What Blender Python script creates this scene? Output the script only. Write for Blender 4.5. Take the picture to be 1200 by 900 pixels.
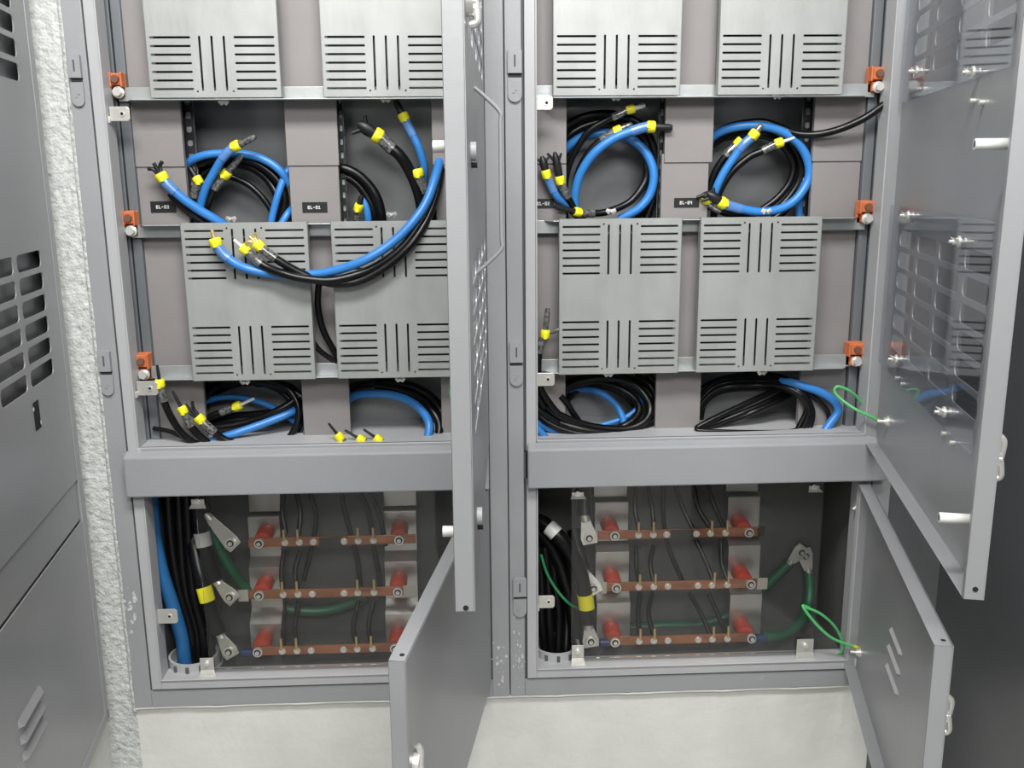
import bpy, math, random
from mathutils import Vector, Matrix
random.seed(7)
for o in list(bpy.data.objects): bpy.data.objects.remove(o)
SC = bpy.context.scene; COL = SC.collection

# ------------------------------------------------------------------ camera
FPX, DIST, EYE = 1100.0, 2.2, 1.65
PITCH, YAW, ROLL = math.radians(12.538), math.radians(-2.345), math.radians(-.504)
cp, sp, cy, sy, cr, sr = math.cos(PITCH), math.sin(PITCH), math.cos(YAW), math.sin(YAW), math.cos(ROLL), math.sin(ROLL)
_r = Vector((cy, sy, 0)); _f = Vector((-sy, cy, 0)); _u = Vector((0, 0, 1))
_f1 = _f*cp-_u*sp; _u1 = _u*cp+_f*sp
CR = _r*cr+_u1*sr; CU = _u1*cr-_r*sr; CF = _f1
CAM = Vector((0, -DIST, EYE))
cd = bpy.data.cameras.new('camera'); cam = bpy.data.objects.new('camera', cd); COL.objects.link(cam)
cd.sensor_width = 36; cd.lens = 36*FPX/1200; cd.clip_start = .02
cam.matrix_world = Matrix(((CR.x, CU.x, -CF.x, CAM.x), (CR.y, CU.y, -CF.y, CAM.y), (CR.z, CU.z, -CF.z, CAM.z), (0, 0, 0, 1)))
SC.camera = cam
# ------------------------------------------------------------------ light
w = bpy.data.worlds.new('room_air'); SC.world = w; w.use_nodes = True
w.node_tree.nodes['Background'].inputs[0].default_value = (.98, .99, 1, 1)
w.node_tree.nodes['Background'].inputs[1].default_value = .10
def area(name, loc, tgt, sx, sy_, e, col=(1, .99, .97)):
    l = bpy.data.lights.new(name, 'AREA'); l.shape = 'RECTANGLE'; l.size = sx; l.size_y = sy_; l.energy = e; l.color = col
    o = bpy.data.objects.new(name, l); COL.objects.link(o); o.location = loc
    o.rotation_euler = (Vector(tgt)-Vector(loc)).to_track_quat('-Z', 'Y').to_euler()
area('ceiling_lamp_light', (-.1, -1.95, 3.75), (0, -.1, .8), 1.9, .6, 168)
area('ceiling_lamp_light', (.3, -3.5, 3.1), (0, 0, .8), 1.8, .7, 85)
vs = SC.view_settings; vs.view_transform = 'Standard'; vs.look = 'None'; vs.gamma = 1; vs.use_curve_mapping = False; vs.exposure = -0.26

# ------------------------------------------------------------------ pixel -> point on a real plane
def _ray(u, v): return CR*(u-600)+CF*FPX-CU*(v-450)
def P(u, v, y=0.0):
    d = _ray(u, v); return CAM+d*((DIST+y)/d.y)
def PZ(u, v, z):
    d = _ray(u, v); return CAM+d*((z-CAM.z)/d.z)
def PX(v, y=0, u=600): return P(u, v, y)
K = DIST/FPX*1.045          # metres per photo pixel at the cabinet

# ------------------------------------------------------------------ materials
MATS = {}
def mat(name, col, rough=.5, metal=0, bump=0, bscale=60, mottle=0, mscale=8, wear=None, spec=.5, stretch=None, coat=0):
    if name in MATS: return MATS[name]
    m = bpy.data.materials.new(name); m.use_nodes = True; nt = m.node_tree; N = nt.nodes; L = nt.links
    b = N['Principled BSDF']; b.inputs['Base Color'].default_value = (*col, 1); b.inputs['Roughness'].default_value = rough
    b.inputs['Metallic'].default_value = metal; b.inputs['Specular IOR Level'].default_value = spec
    b.inputs['Coat Weight'].default_value = coat
    tc = N.new('ShaderNodeTexCoord'); mp = N.new('ShaderNodeMapping'); L.new(tc.outputs['Object'], mp.inputs[0])
    if stretch: mp.inputs['Scale'].default_value = stretch
    if mottle:
        n = N.new('ShaderNodeTexNoise'); n.inputs['Scale'].default_value = mscale; n.inputs['Detail'].default_value = 6
        L.new(mp.outputs[0], n.inputs[0])
        r = N.new('ShaderNodeValToRGB'); r.color_ramp.elements[0].position = .3; r.color_ramp.elements[1].position = .7
        r.color_ramp.elements[0].color = (*[c*(1-mottle) for c in col], 1); r.color_ramp.elements[1].color = (*[min(1, c*(1+mottle)) for c in col], 1)
        L.new(n.outputs[0], r.inputs[0]); src = r.outputs[0]
        if wear:
            n2 = N.new('ShaderNodeTexNoise'); n2.inputs['Scale'].default_value = wear[1]; n2.inputs['Detail'].default_value = 8; n2.inputs['Roughness'].default_value = .7
            L.new(tc.outputs['Object'], n2.inputs[0])
            r2 = N.new('ShaderNodeValToRGB'); r2.color_ramp.elements[0].position = wear[2]; r2.color_ramp.elements[1].position = wear[2]+.015
            L.new(n2.outputs[0], r2.inputs[0])
            mx = N.new('ShaderNodeMix'); mx.data_type = 'RGBA'; L.new(r2.outputs[0], mx.inputs[0]); L.new(src, mx.inputs[6]); mx.inputs[7].default_value = (*wear[0], 1)
            src = mx.outputs[2]
        L.new(src, b.inputs['Base Color'])
    if bump:
        n = N.new('ShaderNodeTexNoise'); n.inputs['Scale'].default_value = bscale; n.inputs['Detail'].default_value = 5; L.new(mp.outputs[0], n.inputs[0])
        bp = N.new('ShaderNodeBump'); bp.inputs['Strength'].default_value = bump; bp.inputs['Distance'].default_value = .01
        L.new(n.outputs[0], bp.inputs['Height']); L.new(bp.outputs[0], b.inputs['Normal'])
    MATS[name] = m; return m
def clear(name, tint, refl=.12, rough=.03, haze=0.0):
    m = bpy.data.materials.new(name); m.use_nodes = True; nt = m.node_tree; N = nt.nodes; L = nt.links
    for n in list(N): N.remove(n)
    out = N.new('ShaderNodeOutputMaterial'); t = N.new('ShaderNodeBsdfTransparent'); t.inputs[0].default_value = (*tint, 1)
    g = N.new('ShaderNodeBsdfGlossy'); g.inputs['Roughness'].default_value = rough; g.inputs[0].default_value = (1, 1, 1, 1)
    d = N.new('ShaderNodeBsdfDiffuse'); d.inputs[0].default_value = (.75, .76, .76, 1)
    m0 = N.new('ShaderNodeMixShader'); m0.inputs[0].default_value = haze; L.new(t.outputs[0], m0.inputs[1]); L.new(d.outputs[0], m0.inputs[2])
    fr = N.new('ShaderNodeFresnel'); fr.inputs[0].default_value = 1.5
    ad = N.new('ShaderNodeMath'); ad.operation = 'MULTIPLY'; ad.inputs[1].default_value = refl/.04; L.new(fr.outputs[0], ad.inputs[0])
    mn = N.new('ShaderNodeMath'); mn.operation = 'MINIMUM'; mn.inputs[1].default_value = .9; L.new(ad.outputs[0], mn.inputs[0])
    m1 = N.new('ShaderNodeMixShader'); L.new(mn.outputs[0], m1.inputs[0]); L.new(m0.outputs[0], m1.inputs[1]); L.new(g.outputs[0], m1.inputs[2])
    L.new(m1.outputs[0], out.inputs[0]); MATS[name] = m; return m
PAINT = mat('grey_paint', (.315, .32, .332), .42, 0, .05, 90, .05, 5, wear=((.5, .51, .5), 9, .70))
PAINTD = mat('door_grey_paint', (.335, .34, .352), .36, .25, .03, 40, .05, 3)
PAINTL = mat('light_grey_paint', (.43, .435, .445), .42, 0, .04, 90, .04, 5)
SILLP = mat('sill_grey_paint', (.31, .315, .33), .4, 0, .04, 90, .04, 5, wear=((.15, .15, .15), 14, .73))
ALU = mat('bright_support_sheet', (.52, .51, .49), .3, .8, .04, 60, .12, 14, stretch=(1, 1, .35))
GALV = mat('galvanised_sheet', (.36, .372, .362), .47, .3, .05, 60, .10, 14, stretch=(1, 1, .35))
RAILM = mat('galvanised_rail', (.45, .47, .475), .4, .6, .04, 50, .08, 16)
CHAN = mat('channel_steel', (.17, .185, .20), .5, .3, .05, 50, .15, 8, stretch=(1, 1, .2))
WARM = mat('warm_grey_plate', (.235, .22, .218), .55, 0, .03, 80, .06, 6)
BACKM = mat('mounting_plate_grey', (.245, .25, .258), .34, .35, .03, 50, .08, 5)
INNER = mat('interior_shaded_grey', (.095, .096, .095), .55, 0, .05, 50, .15, 5)  # cabinet grey darkened, shade of the lower compartment put into the colour
BLACK = mat('black_sheath', (.004, .004, .0045), .3, 0, spec=.35)
BLACKF = mat('black_plastic', (.01, .01, .012), .45, 0)
BLUE = mat('blue_sheath', (.035, .205, .56), .36, 0)
BLUES = mat('blue_sleeve', (.09, .22, .5), .25, 0, coat=.5)
GREEN = mat('green_wire', (.10, .48, .16), .35)
GREEND = mat('dark_green_sheath', (.012, .115, .055), .4)
YEL = mat('yellow_marker', (.83, .77, .02), .45)
YELO = mat('yellow_terminal', (.75, .6, .06), .4)
WHITE = mat('white_plastic', (.62, .62, .60), .4)
SILV = mat('zinc_bolt', (.80, .79, .75), .34, .6)
LUG = mat('tinned_lug', (.66, .65, .6), .4, .6, .1, 60)
BRASS = mat('brass_pin', (.70, .54, .24), .38, .65)
COP = mat('copper_bar', (.37, .15, .075), .38, .6, .06, 60, .45, 30, stretch=(.3, 1, 1))
RED = mat('red_insulator', (.50, .05, .022), .42)
ORA = mat('orange_insulator', (.56, .15, .05), .45, 0, 0, 60, .12, 30)
GREYS = mat('grey_clear_sleeve', (.13, .13, .125), .18, .2, 0, 60, .85, 160, coat=1)  # strong mottle paints highlight streaks over the dark core
BROWN = mat('brown_sleeve', (.16, .08, .055), .4, 0)
PLAST = mat('white_plaster', (.70, .705, .665), .85, 0, .22, 28, .05, 9)
PLASTR = mat('rough_plaster', (.56, .575, .56), .9, 0, .85, 75, .16, 70)
DARKW = mat('dark_grey_metal', (.15, .153, .16), .36, .3, .03, 60, .08, 4)
CONC = mat('concrete_floor', (.35, .35, .34), .7, 0, .1, 20, .1, 4)
HOLE = mat('dark_hole', (.006, .006, .006), .8)
DARKG = mat('groove_shadow_gap', (.09, .09, .10), .7)
CLEAR = clear('clear_polycarbonate', (.90, .91, .93), .010, .015, .004)
SHIELD = clear('clear_acrylic', (.965, .965, .955), .026, .05, .003)

# ------------------------------------------------------------------ mesh builder
class MB:
    def __init__(s, xf=None): s.v = []; s.f = []; s.m = []; s.xf = xf; s.sm = []
    def add(s, vs, fs, m=0, smooth=False):
        n = len(s.v); s.v += [Vector(s.xf(p) if s.xf else p) for p in vs]
        for f in fs: s.f.append([i+n for i in f]); s.m.append(m); s.sm.append(smooth)
        return s
    def box(s, x0, x1, y0, y1, z0, z1, m=0):
        x0, x1 = sorted((x0, x1)); y0, y1 = sorted((y0, y1)); z0, z1 = sorted((z0, z1))
        return s.add([(x, y, z) for x in (x0, x1) for y in (y0, y1) for z in (z0, z1)],
                     [(0, 1, 3, 2), (4, 6, 7, 5), (0, 4, 5, 1), (2, 3, 7, 6), (0, 2, 6, 4), (1, 5, 7, 3)], m)
    def tube(s, pts, r, n=10, m=0, caps=True, flat=None):
        pts = [Vector(p) for p in pts]
        rs = r if isinstance(r, (list, tuple)) else [r]*len(pts)
        vs = []; t0 = None; a = None
        for i, p in enumerate(pts):
            t = (pts[min(i+1, len(pts)-1)]-pts[max(i-1, 0)]).normalized()
            if a is None:
                a = t.orthogonal().normalized()
            else:
                a = (a-t*a.dot(t)).normalized()
            b = t.cross(a)
            for k in range(n):
                q = 2*math.pi*k/n; vs.append(p+(a*math.cos(q)+b*math.sin(q))*rs[i])
        fs = [(i*n+k, i*n+(k+1) % n, (i+1)*n+(k+1) % n, (i+1)*n+k) for i in range(len(pts)-1) for k in range(n)]
        s.add(vs, fs, m, True)
        if caps: s.add(vs[:n], [tuple(range(n))[::-1]], m); s.add(vs[-n:], [tuple(range(n))], m)
        return s
    def cyl(s, a, b, r, n=16, m=0): return s.tube([a, b], r, n, m)
    def ring(s, c, ax, ro, ri, h, n=28, m=0):
        ax = Vector(ax).normalized(); a = ax.orthogonal().normalized(); b = ax.cross(a); c = Vector(c); vs = []
        for (rr, hh) in ((ro, 0), (ro, h), (ri, h), (ri, 0)):
            for k in range(n):
                q = 2*math.pi*k/n; vs.append(c+ax*hh+(a*math.cos(q)+b*math.sin(q))*rr)
        fs = [(j*n+k, j*n+(k+1) % n, ((j+1) % 4)*n+(k+1) % n, ((j+1) % 4)*n+k) for j in range(4) for k in range(n)]
        return s.add(vs, fs, m, False)
    def prism(s, poly, ax, lo, hi, m=0):
        """poly 2D points; ax = axis of extrusion"""
        def mk(p, h):
            return {'x': (h, p[0], p[1]), 'y': (p[0], h, p[1]), 'z': (p[0], p[1], h)}[ax]
        n = len(poly); vs = [mk(p, lo) for p in poly]+[mk(p, hi) for p in poly]
        return s.add(vs, [tuple(range(n))[::-1], tuple(range(n, 2*n))]+[(i, (i+1) % n, n+(i+1) % n, n+i) for i in range(n)], m)
    def build(s, name, mats, parent=None, bevel=0, origin=None):
        if not isinstance(mats, (list, tuple)): mats = [mats]
        if parent is not None:
            o0 = parent.matrix_world.translation if False else Vector(parent['_o'])
        elif origin is not None: o0 = Vector(origin)
        else:
            o0 = Vector((sum(v.x for v in s.v)/len(s.v), sum(v.y for v in s.v)/len(s.v), min(v.z for v in s.v)))
        me = bpy.data.meshes.new(name); me.from_pydata([v-o0 for v in s.v], [], s.f); me.update()
        for mm in mats: me.materials.append(mm)
        for i, p in enumerate(me.polygons): p.material_index = s.m[i]; p.use_smooth = s.sm[i]
        import bmesh
        bm = bmesh.new(); bm.from_mesh(me); bmesh.ops.recalc_face_normals(bm, faces=bm.faces); bm.to_mesh(me); bm.free()
        o = bpy.data.objects.new(name, me); COL.objects.link(o)
        if parent is not None: o.parent = parent
        else: o.location = o0
        o['_o'] = tuple(o0)
        if bevel:
            b = o.modifiers.new('bevel', 'BEVEL'); b.width = bevel; b.segments = 2; b.limit_method = 'ANGLE'; b.angle_limit = math.radians(50)
        return o
def tag(o, label=None, cat=None, group=None, kind=None):
    if label: o['label'] = label
    if cat: o['category'] = cat
    if group: o['group'] = group
    if kind: o['kind'] = kind
    return o
def empty(name, loc, label, cat, group=None):
    e = bpy.data.objects.new(name, None); COL.objects.link(e); e.location = loc; e['_o'] = tuple(loc); e.empty_display_size = .05
    return tag(e, label, cat, group)
def struct(name, mb, m, label=None):
    o = mb.build(name, m); o['kind'] = 'structure'
    if label: o['label'] = label
    return o
def spline(pts, step=7):
    pts = [Vector(p) for p in pts]
    if len(pts) == 2: return pts
    P0 = [pts[0]*2-pts[1]]+pts+[pts[-1]*2-pts[-2]]; out = []
    for i in range(1, len(P0)-2):
        a, b, c, d = P0[i-1:i+3]
        for k in range(step):
            t = k/step
            out.append(.5*((2*b)+(c-a)*t+(2*a-5*b+4*c-d)*t*t+(-a+3*b-3*c+d)*t**3))
    out.append(pts[-1]); return out
def panel(mb, x0, x1, z0, z1, t0, t1, holes, m=0):
    """sheet in local (x, t, z) with real cut-outs; holes = (xa, xb, za, zb, r)"""
    xs = sorted({x0, x1, *[h[0] for h in holes], *[h[1] for h in holes]}); zs = sorted({z0, z1, *[h[2] for h in holes], *[h[3] for h in holes]})
    def inside(x, z): return any(h[0] < x < h[1] and h[2] < z < h[3] for h in holes)
    for t in (t0, t1):
        for i in range(len(xs)-1):
            j = 0
            while j < len(zs)-1:
                cx = (xs[i]+xs[i+1])/2
                if inside(cx, (zs[j]+zs[j+1])/2): j += 1; continue
                k = j
                while k+1 < len(zs)-1 and not inside(cx, (zs[k+1]+zs[k+2])/2): k += 1
                mb.add([(xs[i], t, zs[j]), (xs[i+1], t, zs[j]), (xs[i+1], t, zs[k+1]), (xs[i], t, zs[k+1])], [(0, 1, 2, 3)], m); j = k+1
    for h in holes:
        a, b, c, d, r = h; loop = []
        if r <= 0: loop = [(a, c), (b, c), (b, d), (a, d)]
        else:
            for (cx, cz, q0, px, pz) in ((b-r, c+r, -90, b, c), (b-r, d-r, 0, b, d), (a+r, d-r, 90, a, d), (a+r, c+r, 180, a, c)):
                arc = [(cx+r*math.cos(math.radians(q0+q)), cz+r*math.sin(math.radians(q0+q))) for q in (0, 22.5, 45, 67.5, 90)]
                for t in (t0, t1): mb.add([(px, t, pz)]+[(p[0], t, p[1]) for p in arc], [(0, 1, 2, 3, 4, 5)], m)
                loop += arc
        n = len(loop)
        mb.add([(p[0], t0, p[1]) for p in loop]+[(p[0], t1, p[1]) for p in loop], [(i, (i+1) % n, n+(i+1) % n, n+i) for i in range(n)], m)
    mb.add([(x0, t0, z0), (x1, t0, z0), (x1, t0, z1), (x0, t0, z1), (x0, t1, z0), (x1, t1, z0), (x1, t1, z1), (x0, t1, z1)],
           [(0, 1, 5, 4), (1, 2, 6, 5), (2, 3, 7, 6), (3, 0, 4, 7)], m)
    return mb
def glyphs(mb, text, cx, y, cz, h, m):
    F = {'B': '111 101 110 101 111', 'L': '100 100 100 100 111', '-': '000 000 111 000 000', '0': '111 101 101 101 111', '1': '010 110 010 010 111', '2': '111 001 111 100 111', '3': '111 001 111 001 111', '4': '101 101 111 001 001'}
    q = h/5; wd = len(text)*4*q
    for i, ch in enumerate(text):
        for r, row in enumerate(F[ch].split()):
            for c, b in enumerate(row):
                if b == '1': mb.box(cx-wd/2+(i*4+c)*q, cx-wd/2+(i*4+c+1)*q, y-.0004, y, cz+h/2-(r+1)*q, cz+h/2-r*q, m)

# ------------------------------------------------------------------ key sizes of the two cabinets (metres)
Z0, ZT = .330, 2.26                       # bottom and top of cabinets
SEAM = .0785
LX0, RX1 = -.882, 1.040
ZS0, ZS1 = .906, 1.022                    # transom
ZB = .411                                 # bottom of the lower opening
YB, YBL = .215, .25                       # back depth of upper and lower compartments
WY = .012                                 # wall face behind cabinet front

# ------------------------------------------------------------------ setting
CORN = P(84, 500).x
mb = MB(); mb.box(CORN-.3, LX0, WY, .4, 0, 2.9)
strip = struct('wall_back_left', mb, PLASTR, 'rough white plaster strip between the corner and the left cabinet')
struct('wall_back_lower', MB().box(LX0, RX1, WY, .4, 0, Z0), PLAST, 'white plaster wall below the cabinets')
struct('wall_back_upper', MB().box(LX0, RX1, WY, .4, ZT, 2.9), PLAST)
struct('wall_back_right', MB().box(RX1, 1.5, WY, .4, 0, 2.9), DARKW)
dl = Vector((.14, -1, 0)).normalized(); nl = Vector((-dl.y, dl.x, 0))     # along the left wall / towards the room
c0 = Vector((CORN, WY, 0))
def LW(p): s, t, z = p; return c0+dl*s+nl*t+Vector((0, 0, z))
struct('wall_left', MB(LW).box(-.02, 3.2, -.15, 0, 0, 2.9), PLAST, 'white plaster left wall meeting the back wall at the corner')
struct('wall_right', MB().box(1.19, 1.32, -3.2, WY, 0, 2.9), DARKW, 'dark grey metal-clad right wall behind the open doors')
struct('floor', MB().box(-1.6, 1.6, -4.2, WY, -.06, 0), CONC)

# ragged plaster bead that laps over the left cabinet's outer frame edge and under both cabinets
def bead(name, pts, side, wmin, wmax, seed, y=-.003):
    rnd = random.Random(seed); mb = MB(); fr = []; bk = []
    n = 150
    for i in range(n+1):
        t = i/n; p = pts[0].lerp(pts[1], t)
        k = wmin+(wmax-wmin)*(.5+.3*math.sin(i*.37+seed)+.4*(rnd.random()-.5))
        fr.append(p+side*k); bk.append(p-side*.012)
    vs = []; fs = []
    for i in range(n+1):
        a = fr[i]; b = bk[i]; vs += [(a.x, .002, a.z), (a.x*.6+b.x*.4, y, a.z*.6+b.z*.4), (b.x, WY+.001, b.z)]
    for i in range(n): a = i*3; fs += [(a, a+1, a+4, a+3), (a+1, a+2, a+5, a+4)]
    mb.add(vs, fs, 0, True); return mb
struct('trim_1', bead('t', (Vector((LX0, 0, Z0-.01)), Vector((LX0, 0, 2.2))), Vector((1, 0, 0)), .0, .010, 3, -.0006), PLASTR, 'ragged edge of white plaster beside the left cabinet frame')
struct('trim_2', bead('t', (Vector((LX0, 0, Z0)), Vector((RX1, 0, Z0))), Vector((0, 0, 1)), -.002, .004, 5, -.0004), PLAST, 'ragged edge of white plaster under the cabinets')

# plaster smears left on the frame bars
def smears(name, cx, cz, w_, h_, n, size, seed, label):
    rnd = random.Random(seed); mb = MB()
    for i in range(n):
        x = cx+rnd.gauss(0, w_); z = cz+rnd.gauss(0, h_); r0 = size*(.25+rnd.random()**3*1.2); st = 1+rnd.random()*1.6
        k = 9; pts = [(x+math.cos(2*math.pi*j/k)*r0*(.6+.6*rnd.random()), z+math.sin(2*math.pi*j/k)*r0*st*(.6+.6*rnd.random())) for j in range(k)]
        mb.prism(pts, 'y', -.0009-.00002*i, .0004)
    return struct(name, mb, PLASTR, label)
smears('trim_3', -.868, .60, .006, .030, 20, .0045, 4, 'white plaster smears on the lower left corner frame bar')
smears('trim_4', .052, .42, .010, .035, 34, .0028, 6, 'speckles of plaster low on the middle frame bar')
smears('trim_5', .100, .44, .008, .045, 34, .0026, 8, 'speckles of plaster low on the right cabinet left frame bar')
# ------------------------------------------------------------------ electrical cabinets
def lock_keep(cab, u0, v0, u1, v1, dx=0):
    a = P(u0, v0); b = P(u1, v1); x0, x1, z1, z0 = a.x, b.x, a.z, b.z; h = z1-z0; wd = (x1-x0)
    mb = MB(); n = 8; r = wd/2; cx = (x0+x1)/2
    body = [(x0, z0+r)]+[(cx-r*math.cos(math.pi*k/n), z0+r-r*math.sin(math.pi*k/n)) for k in range(1, n)]+[(x1, z0+r), (x1, z0+h*.46), (x0, z0+h*.46)]
    mb.prism(body, 'y', -.006, -.001)
    mb.prism([(x0, z0+h*.54), (x1, z0+h*.54), (x1, z1-.004), (x1-.004, z1), (x0+.004, z1), (x0, z1-.004)], 'y', -.012, -.001)
    mb.box(x0+.001, x1-.001, -.0012, -.0004, z0+h*.46, z0+h*.54, 1)
    mb.box(cx-.002, cx+.002, -.0125, -.011, z0+h*.66, z0+h*.88, 1)
    for q in (-1, 1): mb.cyl((cx+q*.003, -.0075, z0+h*.22+q*.003), (cx+q*.003, -.005, z0+h*.22+q*.003), .0028, 8, 0)
    mb.build('lock_keep', [PAINT, DARKG], cab, .0008)
def tab(cab, u0, v0, u1, v1, side=1):
    a = P(u0, v0, .01); b = P(u1, v1, .01); mb = MB()
    x0, x1, z1, z0 = a.x, b.x, a.z, b.z; r = .005
    mb.prism([(x0, z0), (x1-r, z0), (x1, z0+r), (x1, z1-r), (x1-r, z1), (x0, z1)], 'y', .008, .0115)
    mb.box(x0-.004, x0+.002, .0, .0115, z0-.004, z0+.010)
    br = mb.build('tab_bracket', LUG, cab, .001)
    cx, cz = x0+(x1-x0)*.62, (z0+z1)/2
    h = MB(); h.ring((cx, .0062, cz), (0, 1, 0), .0062, .0035, .002); h.cyl((cx, .0075, cz), (cx, .0079, cz), .0036, 12, 1)
    h.build('bolt_hole', [SILV, HOLE], br)
def cabinet(x0, x1, label, mirror):
    cab = empty('electrical_cabinet', ((x0+x1)/2, 0, Z0), label, 'electrical cabinet', 'pair of electrical cabinets set in the white wall')
    ix0, ix1 = (x0+.073, x1-.083) if mirror else (x0+.079, x1-.079)                                 # inner faces of the openings
    # flat frame bars
    mb = MB()
    g = .0012
    mb.box(x0+g, ix0-.034, 0, .05, Z0, ZT); mb.box(ix1+.034, x1-g, 0, .05, Z0, ZT)
    mb.box(ix0-.034, ix1+.034, 0, .05, Z0, ZB-.034); mb.box(ix0-.034, ix1+.034, 0, .05, 2.2, ZT)
    mb.build('frame', PAINT, cab, .002)
    # raised lip with a groove around each opening
    def lip(za, zb, nm):
        mb = MB()
        mb.box(ix0-.034, ix0-.028, .006, .05, za-.034, zb, 1); mb.box(ix1+.028, ix1+.034, .006, .05, za-.034, zb, 1)
        mb.box(ix0-.028, ix0-.004, -.006, .05, za-.028, zb); mb.box(ix1+.004, ix1+.028, -.006, .05, za-.028, zb)
        mb.box(ix0-.004, ix0, -.010, .045, za, zb); mb.box(ix1, ix1+.004, -.010, .045, za, zb)
        mb.box(ix0-.004, ix1+.004, -.006, .05, za-.028, za-.004)
        mb.box(ix0-.034, ix1+.034, .006, .05, za-.034, za-.028, 1)
        mb.box(ix0-.004, ix1+.004, -.010, .05, za-.004, za+.0)
        mb.build(nm, [PAINTL, DARKG], cab, .0015)
    lip(ZB, ZS0, 'frame_lip'); lip(ZS1, 2.2, 'frame_lip')
    # housing
    sx0, sx1 = ix0-.012, ix1+.012
    mb = MB()
    mb.box(sx0, sx1, YB, YB+.004, ZS1-.02, 2.2)
    mb.box(sx0-.004, sx0, .05, YB+.004, ZS1-.02, 2.2); mb.box(sx1, sx1+.004, .05, YB+.004, ZS1-.02, 2.2)
    mb.box(sx0, sx1, .05, YB, 2.19, 2.2)
    mb.build('upper_housing', BACKM, cab)
    MB().box(sx0, sx1, .0, YB, ZS1-.006, ZS1-.001).box(ix0, ix1, -.006, .0, ZS1-.02, ZS1).build('tray', PAINTL, cab, .001)
    mb = MB()
    mb.box(sx0, sx1, YBL, YBL+.004, ZB-.03, ZS0+.03); mb.box(sx0-.004, sx0, .05, YBL+.004, ZB-.03, ZS0+.03); mb.box(sx1, sx1+.004, .05, YBL+.004, ZB-.03, ZS0+.03)
    mb.box(sx0, sx1, .02, YBL, ZS0+.03, ZS0+.034); mb.box(sx0, sx1, .04, YBL, ZB-.016, ZB-.012)
    mb.build('lower_housing', INNER, cab)
    # protruding transom
    mb = MB(); a = x0+.047; b = x1-.047; sl = .022 if mirror else 0
    mb.add([(a, -.035, ZS0), (b+sl, -.035, ZS0), (b, -.035, 1.005), (a, -.035, 1.005), (a, -.006, ZS0), (b+sl, -.006, ZS0), (b, -.006, 1.016), (a, -.006, 1.016)],
           [(0, 1, 2, 3), (4, 7, 6, 5), (0, 4, 5, 1), (3, 2, 6, 7), (0, 3, 7, 4), (1, 5, 6, 2)])
    mb.build('transom', SILLP, cab, .004)
    MB().box(ix0-.002, ix1+.002, -.011, -.0035, 1.0, ZS1-.001).box(ix0, ix1, .0, .02, ZS0-.006, ZS0+.03).build('transom_lip', PAINT, cab, .001)
    # side channels
    for s, xx in ((1, ix0-.012), (-1, ix1+.012)):
        mb = MB()
        if s > 0: q = [(xx, xx+.008), (xx+.0105, xx+.037)]
        else: q = [(xx-.012, xx), (xx-.0365, xx-.0145)]
        if s > 0: q = [(P(131, 190, .067).x, P(144.5, 190, .067).x), (P(146.5, 190, .067).x, P(157.5, 190, .067).x)] if not mirror else [(xx-.01, xx+.004)]
        elif mirror: q = [(P(1012, 190, .067).x, P(1022.5, 190, .067).x), (P(1024.5, 190, .067).x, P(1043, 190, .067).x)]
        for (p0, p1) in q: mb.box(p0, p1, .065, .20, ZS1-.005, 2.19)
        mb.build('side_channel', CHAN, cab, .0015)
    # mounting rails (L and inverted L)
    ra, rb = (P(137, 100, .05).x, ix1-.004) if not mirror else (ix0+.0, P(1026, 100, .05).x)
    for (v, up) in ((115, 0), (259.5, 1), (439, 0)):
        z = P(600, v, .022).z+(-.0 if not mirror else -.0)
        mb = MB()
        if up: mb.box(ra, rb, .052, .055, z-.030, z); mb.prism([(ra+.02, .052), (ra+.04, .022), (rb-.04, .022), (rb-.02, .052)], 'z', z-.002, z)
        else: mb.box(ra, rb, .052, .055, z, z+.030); mb.prism([(ra+.02, .052), (ra+.04, .022), (rb-.04, .022), (rb-.02, .052)], 'z', z, z+.002)
        mb.build('mounting_rail', RAILM, cab, .0006)
    return cab
LC = cabinet(LX0, SEAM, 'left open grey electrical cabinet, its doors seen edge-on at the middle of the photo', False)
RC = cabinet(SEAM, RX1, 'right open grey electrical cabinet with doors swung out to the right', True)
for q in ((LC, 80, 63, 101, 125), (LC, 115, 410, 135, 463), (RC, 594.5, 57, 611.5, 120), (RC, 597, 400, 613, 452), (RC, 601, 676, 617, 722)): lock_keep(*q)
for q in ((LC, 128, 125, 153, 142), (LC, 160, 447, 186, 463), (LC, 183, 714, 209, 730), (RC, 628, 112, 648, 129), (RC, 629, 437, 650, 452), (RC, 631, 698, 650, 712)): tab(*q)

# orange insulators at the rail ends
def insulator(cab, u0, v0, u1, v1):
    a = P(u0, v0, .045); b = P(u1, v1, .045); x0, x1, z1, z0 = a.x, b.x, a.z, b.z; h = z1-z0; wd = x1-x0; mb = MB()
    mb.box(x0, x1, .052, .064, z0, z1)
    mb.box(x0+wd*.05, x1-wd*.05, .034, .052, z0+h*.50, z1-.002); mb.box(x0+wd*.18, x1-wd*.12, .040, .052, z0+h*.05, z0+h*.42)
    for q in (x0, x1-.005): mb.box(q, q+.005, .030, .052, z0+h*.42, z1)
    mb.box(x0-.012, x0, .060, .066, z0+h*.55, z1-.002) if cab is LC else mb.box(x1, x1+.012, .060, .066, z0+h*.55, z1-.002)
    o = mb.build('rail_insulator', ORA, cab, .0025)
    cx = (x0+x1)/2
    MB().cyl((cx, .026, z0+h*.73), (cx, .036, z0+h*.73), .0085, 12).build('upper_bolt', BROWN, o)
    MB().cyl((cx+.002, .026, z0+h*.22), (cx+.002, .041, z0+h*.22), .010, 6).ring((cx+.002, .040, z0+h*.22), (0, -1, 0), .013, .008, .002).build('hex_bolt', SILV, o)
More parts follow.
